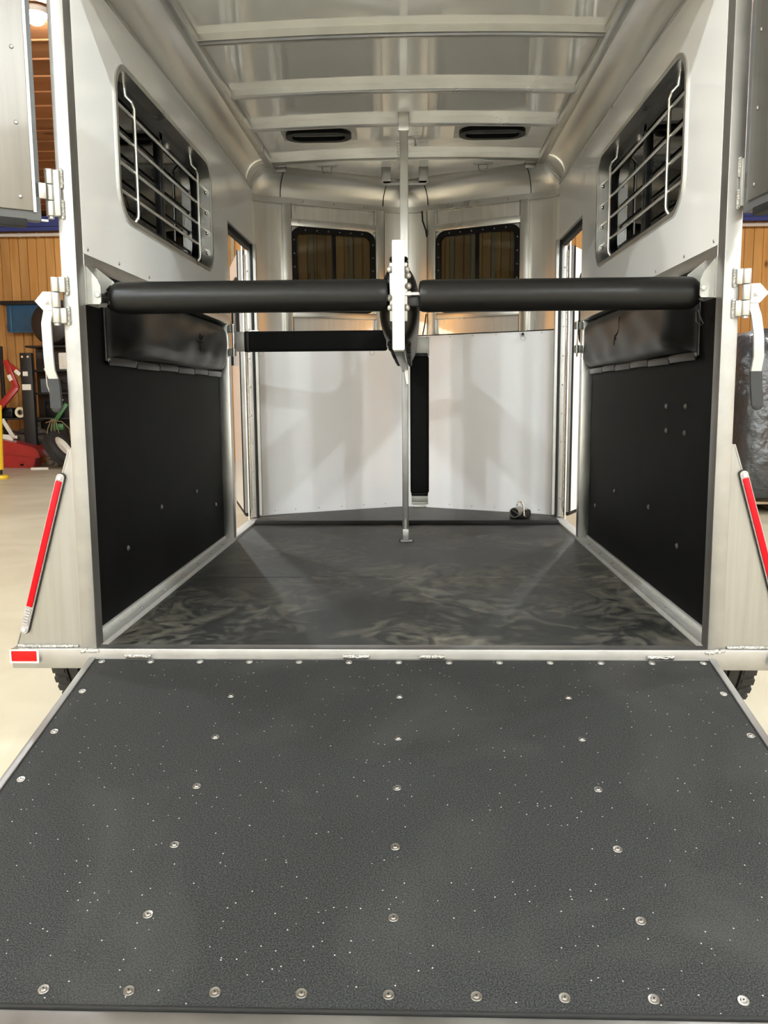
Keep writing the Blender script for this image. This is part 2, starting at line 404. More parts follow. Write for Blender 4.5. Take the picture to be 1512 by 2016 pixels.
# beam and conduit along the far wall
tag(B().box(-8.9, 8.9, 11.72, 11.9, 3.5, 3.66).box(-8.9, 8.9, 11.76, 11.86, 3.44, 3.5).build('steel_beam', 'blue_beam'), 'dark blue steel beam running along the top of the plank wall', 'beam')
pc = B()
pc.tube([(-8.9+.4*k, 11.85, 3.39) for k in range(45)], .028, 10)
for k in range(9): pc.cyl((-8.5+2.1*k, 11.85, 3.39), (-8.44+2.1*k, 11.85, 3.39), .034, 10)
for k in range(9): pc.box(-8.2+2.1*k, -8.17+2.1*k, 11.84, 11.945, 3.36, 3.42)
tag(pc.build('conduit_pipe', 'pipe_grey'), 'thin grey conduit pipe below the blue beam on the plank wall', 'pipe')

def shop_lamp(x, y, label, glow='lamp_glow'):
    r = empty('ceiling_lamp', (x, y, CEIL)); tag(r, label, 'lamp', 'workshop ceiling lamps')
    B().lathe([(0, -.005), (.10, -.005), (.11, -.02), (.09, -.05), (.075, -.055), (0, -.055)], (x, y, CEIL), n=20).build('housing', 'powder_white', r)
    B().lathe([(.072, -.055), (.070, -.08), (.055, -.105), (.03, -.12), (.0, -.124)], (x, y, CEIL), n=16).build('bulb', glow, r)
for i, y in enumerate((8.0, 4.52, .98, -2.57, -6.1)):
    for s in (-1, 1):
        if s < 0 and i == 1: lab = 'glaring round ceiling lamp between the open upper door and trailer post'
        else: lab = 'round ceiling lamp beside the trailer, row %s from plank wall, %s side' % (('one', 'two', 'three', 'four', 'five')[i], 'tool box' if s < 0 else 'wrapped pallet')
        if y < 0: shop_lamp(6.4*s, y, 'added fill lamp near side wall, row %s from plank wall, %s side' % (('', '', '', 'four', 'five')[i], 'tool box' if s < 0 else 'wrapped pallet'), 'rear_lamp_glow')  # unseen lamps added outside the main rows to brighten the trailer interior
        shop_lamp(2.85*s, y, lab, 'rear_lamp_glow' if y < -5 else 'bay_lamp_glow' if y < 0 else 'lamp_glow')

# =====================================================================================================
# TRAILER SHELL
# =====================================================================================================
ZF = -.014
def V(X): return 3.267-.49*abs(X)
def nose_path(off=0, n=7):
    """plan curve of the V nose from the left wall to the right wall; off moves it outwards"""
    half = []
    p0, c0, p1 = Vector((-.9, 2.77)), Vector((-.885, 2.845)), Vector((-.70, V(.70)))
    for k in range(n+1):
        t = k/n; half.append((1-t)**2*p0+2*t*(1-t)*c0+t*t*p1)
    p2 = Vector((-.14, V(.14)))
    for k in range(1, 5): half.append(p1+(p2-p1)*k/4)
    c1, p3 = Vector((0, 3.285)), Vector((.14, V(.14)))
    for k in range(1, n): t = k/n; half.append((1-t)**2*p2+2*t*(1-t)*c1+t*t*p3)
    rest = [Vector((-q.x, q.y)) for q in half[:n+5]][::-1]
    pts = half+rest
    if off:
        out = []
        for i, q in enumerate(pts):
            t = (pts[min(i+1, len(pts)-1)]-pts[max(i-1, 0)]).normalized(); out.append(q+off*Vector((-t.y, t.x)))
        pts = out
    return pts
NP = nose_path()
# floor
fl = empty('floor_trailer', (0, 1.4, ZF)); struct(fl, 'black rubber covered floor inside the trailer, dusty tan swirls', 'floor')
B().box(-.96, .96, .04, 2.72, ZF-.05, ZF-.012).build('deck', 'aluminium', fl)
B().box(-.90, .90, .045, 1.078, ZF-.012, ZF, bev=.003, seg=1).build('rear_mat', 'floor_rubber', fl)
B().box(-.90, .90, 1.082, 2.575, ZF-.012, ZF, bev=.003, seg=1).build('middle_mat', 'floor_rubber', fl)
nm_ = [(q.x, q.y) for q in NP]
B().prism([[(-.9, 2.578)]+nm_+[(.9, 2.578)]], 'xy', ZF-.03, .008).build('nose_mat', 'floor_rubber', fl)
B().box(-.895, .895, 2.566, 2.586, ZF, .011, bev=.004).build('step_lip', 'rubber', fl)

bolt = B().lathe([(0, .006), (.006, .005), (.010, .0015), (.010, 0)], (0, 0, 0), n=10)
BOLT = proto('bolt_head', bolt, 'steel_screw')
rv = B().lathe([(0, .004), (.004, .003), (.006, 0)], (0, 0, 0), n=8)
RIVET = proto('rivet_head', rv, 'aluminium_bright')
scw = B().lathe([(0, .003), (.003, .0045), (.0068, .004), (.0085, .0015), (.009, .0012)], (0, 0, 0), n=16)
scw.lathe([(.009, .0012), (.0155, .0018), (.0165, .0008), (.0165, -.002)], (0, 0, 0), n=16)
SCREW = proto('ramp_screw', scw, 'steel_screw')
SCREW.data.materials.append(MATS['rubber'])  # dark faces stand in for shade in the screw's socket and groove
for p_ in SCREW.data.polygons:
    rad = math.hypot(p_.center.x, p_.center.y)
    if rad < .0025 or .0080 < rad < .0098: p_.material_index = 1
wb = B()
for k in range(7): wb.ball((0, 0, -.021+.007*k), (.0055, .0045, .006), 8, 6)
WELD = proto('weld_bead', wb, 'weld')

WY0, WY1, WZ0, WZ1 = .40, 1.69, 1.326, 1.805          # side window opening in the wall panel
DY0, DY1, DZ1 = 2.06, 2.737, 1.638                     # escape door opening
def mx(s): return Matrix.Diagonal((s, 1, 1, 1))
def side_wall(s):
    side = 'left' if s < 0 else 'right'
    w_ = empty('wall_'+side, (s*.93, 1.4, 0))
    struct(w_, 'side wall of the trailer on the %s, white above a metal rail, black lining below' % side, 'wall')
    win = rrect(WY0, WY1, WZ0, WZ1, .10, 8)
    def X(a, c): return (s*a, s*c)
    B().prism([[(.062, -.06), (DY0, -.06), (DY0, DZ1), (DY1, DZ1), (DY1, -.06), (2.80, -.06), (2.80, 2.0), (.062, 2.0)], win], 'yz', *X(.960, .966)).build('outer_skin', 'aluminium_sheet', w_)
    up = B().prism([[(.057, 1.153), (DY0, 1.153), (DY0, DZ1), (DY1+.045, DZ1), (DY1+.045, 1.962), (.057, 1.962)], win], 'yz', *X(.900, .93)).build('upper_panel', 'white_panel', w_)
    B().prism([[(.058, ZF), (2.01, ZF), (2.01, 1.13), (.058, 1.13)]], 'yz', *X(.955, .9595)).build('lower_lining', 'black_liner', w_)
    B().box(*sorted(X(.899, .956)), .057, 2.056, 1.113, 1.1535, bev=.003).build('mid_rail', 'aluminium', w_)
    B().box(*sorted(X(.90, .957)), .05, 2.78, -.05, 0, bev=.003).box(*sorted(X(.944, .957)), .05, 2.0, 0, .014, bev=.002).box(*sorted(X(.90, .908)), .05, 2.0, 0, .003).build('sill', 'aluminium_satin', w_)
    B().box(*sorted(X(.902, .956)), 2.002, 2.062, -.001, 1.115, bev=.003).build('door_post', 'aluminium', w_)
    B().box(*sorted(X(.93, .962)), 2.05, 2.066, 1.153, DZ1).box(*sorted(X(.93, .962)), DY0, DY1, DZ1, DZ1+.02).build('door_lining', 'aluminium', w_)
    B().box(*sorted(X(.912, .945)), DY0, DY1, DZ1-.034, DZ1-.002, bev=.004).box(*sorted(X(.904, .917)), DY1+.010, DY1+.026, 0.004, DZ1-.002, bev=.003).build('door_seal', 'rubber', w_)
    B().box(*sorted(X(.884, .904)), DY1+.020, DY1+.050, 0.018, DZ1, bev=.002).build('front_door_trim', 'powder_white', w_)
    B().box(*sorted(X(.917, .9485)), DY1+.012, DY1+.045, .006, DZ1-.036, bev=.002).build('front_door_post', 'aluminium_bright', w_)
    # bolts on the black lining and rivets on rails
    pts = [(1.456, .311), (.898, .310), (1.832, .203), (.479, .218)] if s < 0 else [(1.442, .306), (1.845, .190), (.874, .307), (.501, .219), (.686, .696), (.466, .698), (.676, .609), (.465, .609)]
    for y, z in pts: piece('bolt', BOLT, (s*.955, y, z), w_, (0, -s*R(90), 0))
    for y in (.50, .79, 1.06, 1.31, 1.55, 1.80): piece('rivet', RIVET, (s*.922, y, 0.0), w_)
    for y in (.09, .36, .68, 1.0, 1.35, 1.7): piece('rivet', RIVET, (s*.90, y, 1.168), w_, (0, -s*R(90), 0))
    for k in range(9): piece('rivet', RIVET, (s*.935, DY1+.012, .12+k*.17), w_, (R(90), 0, 0))
    return w_
wallL, wallR = side_wall(-1), side_wall(1)

def side_window(s, n):
    side = 'left' if s < 0 else 'right'
    w_ = empty('window_%d' % n, (s*.92, 1.05, 1.56))
    struct(w_, 'barred sliding window with rounded corners in the %s white wall' % side, 'window')
    def X(a, c): return (s*a, s*c)
    o, i = rrect(WY0-.012, WY1+.012, WZ0-.012, WZ1+.012, .112, 8), rrect(WY0+.006, WY1-.006, WZ0+.006, WZ1-.006, .094, 8)
    B().prism([o, i], 'yz', *X(.894, .902)).prism([rrect(WY0, WY1, WZ0, WZ1, .10, 8), i], 'yz', *X(.90, .953)).build('rim', 'aluminium', w_)
    i2 = rrect(WY0+.045, WY1-.045, WZ0+.045, WZ1-.04, .08, 8)
    B().prism([rrect(WY0+.004, WY1-.004, WZ0+.004, WZ1-.004, .095, 8), i2], 'yz', *X(.945, .965)).build('sash_frame', 'black_plastic', w_)
    ym = 1.06
    B().box(*sorted(X(.944, .966)), ym-.022, ym+.022, WZ0+.03, WZ1-.03, bev=.003).box(*sorted(X(.944, .966)), WY0+.035, WY1-.035, WZ1-.062, WZ1-.03, bev=.002).build('mullion', 'black_plastic', w_)
    for a, c, xo in ((WY0+.03, ym, .958), (ym, WY1-.03, .963)):
        B().prism([[(a, WZ0+.03), (c, WZ0+.03), (c, WZ1-.03), (a, WZ1-.03)]], 'yz', *X(xo, xo+.003)).build('pane', 'dark_glass', w_, smooth=0)
    for z in (1.695, 1.602, 1.512, 1.422):
        bar = B(); bar.tube([(s*.918, WY0+.002, z), (s*.918, WY1-.002, z)], .0062, 10); bar.ball((s*.918, WY1-.008, z-.010), .008, 8, 6).build('guard_bar', 'aluminium', w_)
    for y in (.615, 1.49):
        B().tube([(s*.935, y-.02, WZ1-.004), (s*.930, y-.02, WZ1-.05), (s*.912, y-.015, WZ1-.068), (s*.909, y, WZ1-.085), (s*.909, y, WZ0+.05), (s*.911, y, WZ0+.035), (s*.925, y-.01, WZ0+.008), (s*.932, y-.015, WZ0+.001)], .0068, 10).build('guard_upright', 'aluminium', w_)
    B().box(*sorted(X(.925, .945)), ym+.03, ym+.055, WZ1-.085, WZ1-.06, bev=.004).build('latch', 'zinc', w_)
side_window(-1, 1); side_window(1, 2)

# rear frame
def rear_post(s, n):
    side = 'left' if s < 0 else 'right'
    p = empty('trim_%d' % n, (s*.9227, .028, 0)); struct(p, 'upright square aluminium corner post at the %s of the rear opening' % side, 'post')
    B().box(*sorted((s*.90, s*.9455)), 0, .057, -.001, 1.957, bev=.0035).build('tube', 'aluminium_bright', p)
    for z0, z1 in ((1.240, 1.367), (.950, 1.077)):
        hx = s*.9575; zz = [z0, z0+(z1-z0)*.33, z0+(z1-z0)*.67, z1]
        if z0 > 1.1:
            kb = B()
            for k in range(3): kb.cyl((hx, -.016, zz[k]+.0008), (hx, -.016, zz[k+1]-.0008), .0125, 18, bev=.0015)
            kb.box(*sorted((s*.930, s*.955)), -.018, -.002, z0+.002, z1-.002, bev=.002).cyl((hx, -.016, z0-.006), (hx, -.016, z0), .009, 8)
            kb.build('hinge', 'zinc', p)
        else:
            kb = B()
            for k in range(3): kb.cyl((hx, -.016, zz[k]+.0008), (hx, -.016, zz[k+1]-.0008), .0125, 18, bev=.0015)
            kb.box(*sorted((s*.930, s*.955)), -.018, -.002, zz[0], zz[1], bev=.002).box(*sorted((s*.930, s*.955)), -.018, -.002, zz[2], zz[3], bev=.002).cyl((hx, -.016, z0-.006), (hx, -.016, z0), .009, 8)
            kb.build('hinge', 'zinc', p)
        for zc in (z0+.022, z1-.022): piece('weld_bead', WELD, (s*.929, -.004, zc), p)
    return p
rear_post(-1, 1); rear_post(1, 2)
hd = struct(B().box(-.952, .952, -.004, .064, 1.957, 2.16, bev=.004).build('trim_3', 'aluminium_bright'), 'aluminium header beam over the rear opening', 'header')
th = empty('trim_4', (0, .02, -.03)); struct(th, 'pale aluminium threshold beam across the rear of the trailer, red reflector on it', 'threshold')
B().box(-1.158, 1.158, -.004, .044, -.062, 0, bev=.004).build('beam', 'aluminium_bright', th)
for xa, xb in ((-.815, -.735), (-.165, -.085), (.06, .14), (.725, .805)):
    B().box(xa, xb, -.013, -.003, -.026, -.015, bev=.004).build('hinge_tab', 'weld', th)
for s in (-1, 1):
    wl = B()
    for k in range(26): wl.ball((s*(.965+.007*k), .012+random.uniform(-.002, .002), .003), (.006, .006, .005), 8, 5)
    wl.build('weld_bead', 'weld', th)
    wl = B()
    for k in range(9): wl.ball((s*(.897+.006*k), -.004, -.006+random.uniform(-.003, .003)), (.006, .005, .006), 8, 5)
    wl.build('weld_bead', 'weld', th)
rf = empty('reflector', (-1.118, -.006, -.021)); tag(rf, 'small rectangular red reflector in a silver frame on the bumper end', 'reflector')
B().prism([rrect(-1.161, -1.073, -.043, -.001, .003, 3), rrect(-1.156, -1.079, -.038, -.006, .002, 3)], 'xz', -.011, -.004).build('bezel', 'chrome', rf)
B().box(-1.157, -1.078, -.0095, -.004, -.039, -.005, bev=.002).build('lens', 'red_reflector', rf)
rf2 = empty('reflector', (1.118, -.006, -.021)); tag(rf2, 'red reflector on the bumper end under the sloped plate, right corner of the photo', 'reflector')
B().prism([rrect(1.073, 1.161, -.043, -.001, .003, 3), rrect(1.079, 1.156, -.038, -.006, .002, 3)], 'xz', -.011, -.004).build('bezel', 'chrome', rf2)
B().box(1.078, 1.157, -.0095, -.004, -.039, -.005, bev=.002).build('lens', 'red_reflector', rf2)

def gusset(s, n):
    side = 'left' if s < 0 else 'right'
    g = B().prism([[(s*.945, .0), (s*1.146, .0), (s*1.146, .010), (s*.957, .592), (s*.945, .60)]], 'xz', .016, .024)
    g.prism([[(s*1.146, .004), (s*1.150, .006), (s*.960, .596), (s*.955, .595)]], 'xz', .016, .06)
    struct(g.build('trim_%d' % n, 'aluminium_brushed'), 'sloped triangular aluminium plate beside the %s rear post' % side, 'plate')
    # lamp strip along the slope
    a, c = Vector((s*.981, 0, .520)), Vector((s*1.122, 0, .045)); d = (c-a); L = d.length; u = d.normalized(); nrm = Vector((-u.z, 0, u.x))
    r = empty('tail_light', a.lerp(c, .5)+Vector((0, .012, 0))); tag(r, 'slim red tail light strip on the sloped plate at the %s of the trailer' % side, 'light', 'tail light strips')
    rm = Matrix(((nrm.x, 0, u.x, a.x), (0, 1, 0, 0), (nrm.z, 0, u.z, a.z), (0, 0, 0, 1)))
    B().prism([rrect(-.0125, .0125, -.004, L+.004, .012, 5)], 'xz', .009, .016, m=rm).build('base', 'black_plastic', r)
    B().prism([rrect(-.0115, .0115, -.002, L+.002, .011, 5)], 'xz', .003, .010, m=rm).build('housing', 'clear_lens', r)
    B().box(-.0088, .0088, -.002, .006, .020, L-.085, bev=.002, m=rm).build('lens', 'red_lens', r)
    rb = B()
    for k in range(6): rb.box(-.008, .008, -.001, .004, L-.078+k*.009, L-.072+k*.009, bev=.001, m=rm)
    rb.build('reverse_lens', 'clear_lens', r)
    for zz in (.010, L-.012): B().cyl(rm @ Vector((0, .003, zz)), rm @ Vector((0, -.003, zz)), .0055, 10).build('screw', 'chrome', r)
gusset(-1, 5); gusset(1, 6)

# ceiling
ce = empty('ceiling_trailer', (0, 1.3, 2.1)); struct(ce, 'glossy pale trailer roof lining between aluminium bows', 'ceiling')
def crown(x): return .020*(1-(x/.8)**2)
bows = [.42, 1.02, 1.62, 2.10, 2.72]
XS = [-.80+1.6*k/24 for k in range(25)]
bays = [(.055, .37), (.42, .966), (1.02, 1.566), (1.62, 2.046), (2.10, 2.666)]
for y0, y1 in bays:
    B().strip([[(x, y, 2.096+crown(x)) for x in XS] for y in (y0-.02, y1+.02)], thick=(0, 0, .006)).build('roof_panel', 'white_roof', ce)
for yb in bows:
    rows = []
    prof = [(yb-.054, 2.098), (yb-.054, 2.069), (yb-.050, 2.067), (yb-.004, 2.067), (yb, 2.069), (yb, 2.098)]
    bb = B().strip([[(x, y, z+crown(x)*.9) for x in XS] for y, z in prof])
    bb.strip([[(x, y, z+crown(x)*.9) for x in XS] for y, z in ((yb-.022, 2.0665), (yb-.019, 2.0655), (yb-.016, 2.0665))])
    bb.build('roof_bow', 'aluminium', ce)
for s in (-1, 1):
    arc = [(.79+.11*math.cos(R(a)), 1.962+.112*math.sin(R(a))) for a in range(0, 91, 6)]
    B().strip([[(s*x, y, z) for y in (.06, 2.62)] for x, z in arc], thick=lambda p: Vector((math.copysign(.004, p.x), 0, .004))).build('cove', 'aluminium_sheet', ce)
    arc2 = [(.79+.104*math.cos(R(a)), 1.962+.106*math.sin(R(a))) for a in range(0, 91, 6)]
    B().strip([[(s*(x+.0015), y, z) for y in (2.60, 2.63, 2.66, 2.80)] for x, z in arc2], thick=lambda p: Vector((math.copysign(.012, p.x), 0, .012))).build('cove_end', 'aluminium_nose', ce)
    B().box(*sorted((s*.763, s*.800)), .06, 2.735, 2.056, 2.092, bev=.003).build('edge_rail', 'aluminium', ce)
    B().box(*sorted((s*.8945, s*.903)), .06, 2.775, 1.951, 1.965, bev=.002).build('cove_lip', 'aluminium', ce)
    B().box(-.006, .006, -.004, .004, 0, .165, bev=.002, m=Matrix.Translation((s*.785, 2.728, 2.075)) @ Matrix.Rotation(s*R(134), 4, 'Y')).build('corner_brace', 'aluminium_bright', ce)
# roof skin outside
B().box(-.95, .95, 0.0, 2.76, 2.13, 2.15, bev=.008).build('roof_skin', 'powder_white', ce)

# nose
no = empty('wall_front', (0, 3.0, 0)); struct(no, 'V-shaped aluminium nose wall with a glossy white lower panel', 'wall')
out = nose_path(.028)
def nose_sheet(path, z0, z1, th=.004): return B().strip([[(q.x, q.y, z) for q in path] for z in (z0, z1)], thick=lambda p: Vector((0, th, 0)))
nose_sheet(out, 1.10, 1.96).build('skin', 'aluminium_nose', no)
nose_sheet(nose_path(.05), GROUND+.25, 2.15, .004).build('outer_skin', 'powder_white', no)
kp = nose_sheet(nose_path(.0), .009, 1.125).build('kick_panel', 'kick_white', no)
B().strip([[(q.x, q.y-.004, z) for q in NP] for z in (1.124, 1.130)], thick=lambda p: Vector((0, .012, 0))).build('panel_edge', 'rubber', no)
B().strip([[(q.x, q.y, z) for q in nose_path(.004)] for z in (1.900, 1.934)], thick=lambda p: Vector((0, .012, 0))).build('top_band', 'aluminium', no)
# nose cove from band up to roof
rows = []
for a in range(0, 91, 9):
    inn = nose_path(-.13*(1-math.cos(R(a)))+.006)
    rows.append([(q.x, q.y, 1.934+.140*math.sin(R(a))) for q in inn])
B().strip(rows, thick=lambda p: Vector((0, .006, .006))).build('nose_cove', 'aluminium_sheet', no)
for xx in (-.742, -.165, .165, .742):
    i0 = min(range(len(NP)), key=lambda k: abs(NP[k].x-xx)); sg = -1 if xx < 0 else 1
    pts = []
    for a in range(0, 91, 9):
        pth = nose_path(-.13*(1-math.cos(R(a)))+.003); q = pth[i0]
        pts.append((q.x, q.y, 1.934+.139*math.sin(R(a))))
    B().tube(pts, .0022, 6).build('cove_seam', 'black_plastic', no)
ins = nose_path(-.10)
B().prism([[(-.80, 2.70), (-.80, 2.80)]+[(q.x, q.y) for q in ins if abs(q.x) < .76]+[(.80, 2.80), (.80, 2.70)]], 'xy', 2.078, 2.088).build('nose_roof', 'white_roof', no)
th_ = math.atan(.49)
def VP(s):
    """local (u along the V plane from X=-.72 towards the middle, w outwards, z up)"""
    m = Matrix.Translation((-.72, V(.72), 0)) @ Matrix.Rotation(th_, 4, 'Z')
    return mx(s) @ m if s > 0 else m
def U(X): return (X+.72)/math.cos(th_)
def front_window(s, n):
    side = 'left' if s < 0 else 'right'; m = VP(1 if s > 0 else -1)
    if s > 0: m = Matrix.Diagonal((-1, 1, 1, 1)) @ (Matrix.Translation((-.72, V(.72), 0)) @ Matrix.Rotation(th_, 4, 'Z'))
    for xa, xb in ((-.737, -.692), (-.189, -.138)):
        B().box(U(xa), U(xb), -.004, .026, 1.126, 1.902, bev=.003, m=m).build('stud', 'aluminium', no)
        B().box(U(xb)+.0, U(xb)+.004, .0, .026, 1.126, 1.902, m=m).build('stud_gap', 'black_plastic', no)
    B().box(U(-.692), U(-.189), -.003, .026, 1.770, 1.812, bev=.003, m=m).build('upper_rail', 'aluminium', no)
    B().box(U(-.692), U(-.189), -.003, .026, 1.226, 1.262, bev=.003, m=m).build('lower_rail', 'aluminium', no)
    w_ = empty('window_%d' % n, Vector((s*.44, V(.44), 1.5))); struct(w_, 'black framed sliding window in the nose, %s of the centre pole' % side, 'window')
    o = rrect(U(-.690), U(-.191), 1.264, 1.768, .06, 8); i = rrect(U(-.690)+.032, U(-.191)-.032, 1.296, 1.736, .045, 8)
    fr_ = B().prism([o, i], 'xz', .004, .018, m=m).build('frame', 'black_plastic', w_)
    um = U(-.44); B().box(um-.011, um+.011, .006, .020, 1.29, 1.745, bev=.002, m=m).build('mullion', 'black_plastic', w_)
    for a, c in ((U(-.690)+.025, um), (um, U(-.191)-.025)):
        B().box(a, c, .021, .024, 1.285, 1.745, m=m).build('pane', 'smoke_glass', w_, smooth=0)
    sc = [(U(-.690)+.016, z) for z in (1.35, 1.45, 1.53, 1.61, 1.69)]+[(U(-.191)-.016, z) for z in (1.35, 1.45, 1.53, 1.61, 1.69)]+[(U(-.690)+.09+.075*k, 1.752) for k in range(6)]
    for u_, z in sc:
        q = m @ Vector((u_, .004, z)); o_ = piece('screw', RIVET, q, fr_, (R(90), 0, 0 if False else (th_ if s < 0 else -th_)))
        o_.scale = (.8, .8, .6)
# cut the skin behind the nose windows: the skin is rebuilt around them
for nmx in ('skin', 'outer_skin'):
    for o in [c for c in no.children if c.name.split('.')[0] == nmx]:
        bm = bmesh.new(); bm.from_mesh(o.data)
        bmesh.ops.bisect_plane(bm, geom=bm.verts[:]+bm.edges[:]+bm.faces[:], plane_co=(0, 0, 1.29), plane_no=(0, 0, 1))
        bmesh.ops.bisect_plane(bm, geom=bm.verts[:]+bm.edges[:]+bm.faces[:], plane_co=(0, 0, 1.74), plane_no=(0, 0, 1))
        for xx in (-.665, -.215, .215, .665):
            bmesh.ops.bisect_plane(bm, geom=bm.verts[:]+bm.edges[:]+bm.faces[:], plane_co=(xx, 0, 0), plane_no=(1, 0, 0))
        dele = [f for f in bm.faces if 1.29 < f.calc_center_median().z < 1.74 and .215 < abs(f.calc_center_median().x) < .665]
        bmesh.ops.delete(bm, geom=dele, context='FACES'); bm.to_mesh(o.data); bm.free()
front_window(-1, 3); front_window(1, 4)
for xx in (-.62, -.44, -.26, .26, .44, .62):
    piece('rivet', BOLT, (xx, V(xx)-.002, 1.917), no, (R(90), 0, th_ if xx < 0 else -th_)).scale = (.5, .5, .5)
for xx in (-.82, -.7, -.56, -.42, -.28, -.14, .14, .28, .42, .56, .7, .82):
    for z in (.035, 1.112): piece('rivet', RIVET, (xx, V(xx)-.0025-(.012 if abs(xx) > .8 else 0), z), no, (R(90), 0, th_ if xx < 0 else -th_)).scale = (.6, .6, .5)
# straps on the nose roof in the middle
for s in (-1, 1):
    B().box(*sorted((s*.082, s*.138)), 2.835, 2.842, 1.985, 2.08, bev=.002).build('roof_strap', 'aluminium_bright', no)
B().box(-.13, .13, 2.835, 2.85, 1.975, 2.0, bev=.002).build('roof_strap', 'aluminium_bright', no)
# cable behind the studs
cb = B()
cb.tube([(.105, V(.105)-.01, 1.90), (.108, V(.108)-.02, 1.84), (.128, V(.128)-.018, 1.78), (.135, V(.13)-.006, 1.74)], .005, 8)
tag(cb.build('cable', 'rubber'), 'short black cable hanging behind the nose stud above the window', 'cable')
cb = B()
cb.tube([(.130, V(.13)-.01, 1.26), (.122, V(.12)-.02, 1.20), (.108, V(.108)-.02, 1.13)], .004, 8)
tag(cb.build('cable', 'rubber'), 'short black cable end hanging just above the white nose panel', 'cable')

# side escape doors, folded open against the nose
def escape_door(s, n, ang):
    side = 'left' if s < 0 else 'right'
    hx, hy = s*.958, 2.762
    m = Matrix.Translation((hx, hy, 0)) @ mx(s) @ Matrix.Rotation(-R(ang), 4, 'Z')   # local y runs along the leaf, local +x is the inside face
    d = empty('door_%d' % n, (hx, hy, .03)); struct(d, 'open side escape door seen through the doorway on the %s' % side, 'door')
    z0, z1 = .035, 1.60
    lf = B().prism([rrect(.0, .70, z0, z1, .03, 4), rrect(.13, .57, 1.06, 1.46, .05, 5)], 'yz', .002, .03, m=m).build('leaf', 'white_panel' if s < 0 else 'shop_white', d)
    B().prism([rrect(.12, .58, 1.05, 1.47, .055, 5), rrect(.15, .55, 1.08, 1.44, .04, 5)], 'yz', .028, .038, m=m).build('window_frame', 'black_plastic', lf)
    B().box(.015, .018, .14, .56, 1.07, 1.45, m=m).build('pane', 'dark_glass', lf, smooth=0)
    B().box(-.004, .034, -.012, .004, z0, z1, bev=.002, m=m).build('edge_channel', 'aluminium_bright', d)
    B().box(.034, .040, -.010, .010, z0-.01, z1, m=m).box(.0, .03, -.004, .69, z0-.022, z0, m=m).build('seal', 'rubber', d)
    hg = B()
    for k in range(38): hg.cyl((s*.9495, DY1+.010, .06+k*.040), (s*.9495, DY1+.010, .096+k*.040), .0042, 8)
    hg.build('piano_hinge', 'chrome', d)
    hd_ = B().box(.03, .06, .60, .64, .95, 1.06, bev=.005, m=m); hd_.build('handle', 'black_plastic', lf)
escape_door(-1, 1, 16); escape_door(1, 2, 27)

# upper rear doors
def rear_door(s, n, ang):
    side = 'left' if s < 0 else 'right'
    hx, hy = (s*.968, -.030) if s < 0 else (.950, -.020)
    d = empty('door_%d' % n, (hx, hy, 1.22)); struct(d, 'open upper rear door of brushed aluminium at the %s edge of the photo' % side, 'door')
    m = Matrix.Translation((hx, hy, 0)) @ mx(s) @ Matrix.Rotation(-R(ang), 4, 'Z')    # local x runs along the leaf, -y faces the viewer
    B().box(.012 if s < 0 else -.006, .86, -.012, .022, 1.222, 2.06, bev=.004, m=m).build('frame', 'gasket', d)
    B().box(.034, .84, -.020, -.010, 1.246, 2.04, bev=.002, m=m).build('sheet', 'door_sheet', d)
    B().box(.026, .034, -.019, -.008, 1.243, 2.04, m=m).box(.86, .88, -.014, .024, 1.222, 2.06, bev=.003, m=m).build('edge_strip', 'aluminium_bright', d)
    B().box(.05, .84, -.014, .020, 1.204, 1.226, bev=.004, m=m).build('bottom_seal', 'rubber', d)
    B().box(-.006, .045, -.006, .004, 1.224, 1.229, m=m).box(-.004, .030, -.012, -.004, 1.283, 1.325, bev=.002, m=m).build('hinge_leaf', 'zinc', d)
    for z in (1.28, 1.47, 1.66, 1.85):
        q = m @ Vector((.066, -.0205, z)); piece('screw', RIVET, q, d, (R(90), 0, -s*R(ang)))
rear_door(-1, 3, 35); rear_door(1, 4, 84)

# =====================================================================================================
# RAMP
# =====================================================================================================
ra = math.atan(.20)
rp = empty('ramp', (0, -.010, -.030), (ra, 0, 0)); tag(rp, 'lowered loading ramp with speckled black rubber mat and silver edges', 'ramp')
RL = 1.185
rmat = B().box(-.902, .902, -RL, 0, -.012, .0, bev=.003).build('mat', 'ramp_rubber', rp, local=True)
for s in (-1, 1):
    B().box(*sorted((s*.903, s*.923)), -RL-.06, .006, -.046, .004, bev=.003).build('side_rail', 'aluminium_bright', rp, local=True)
B().box(-.923, .923, -RL-.075, -RL-.008, -.046, .003, bev=.004).build('toe_rail', 'aluminium_bright', rp, local=True)
B().box(-.905, .905, -RL-.007, -RL+.001, -.02, .006, bev=.003).build('toe_gasket', 'rubber', rp, local=True)
B().box(-.903, .903, -RL, 0, -.044, -.013).build('deck', 'aluminium', rp, local=True)
B().box(-.903, .903, -.001, .006, -.03, .001).build('head_strip', 'aluminium_bright', rp, local=True)
def sc_(x, y): piece('screw', SCREW, (x, y, .0005), rmat, (random.uniform(-.05, .05), random.uniform(-.05, .05), random.uniform(0, 6)), local=True).scale = (.6, .6, .8)
for y in (-.205, -.402, -.60, -.795, -.985):
    for x in (-.455, .006, .462): sc_(x, y)
    for s in (-1, 1): sc_(s*.878+.004, y+.02)
for k in range(13):
    sc_(-.878+k*.1466, -.016); sc_(-.878+k*.1466, -RL+.032)

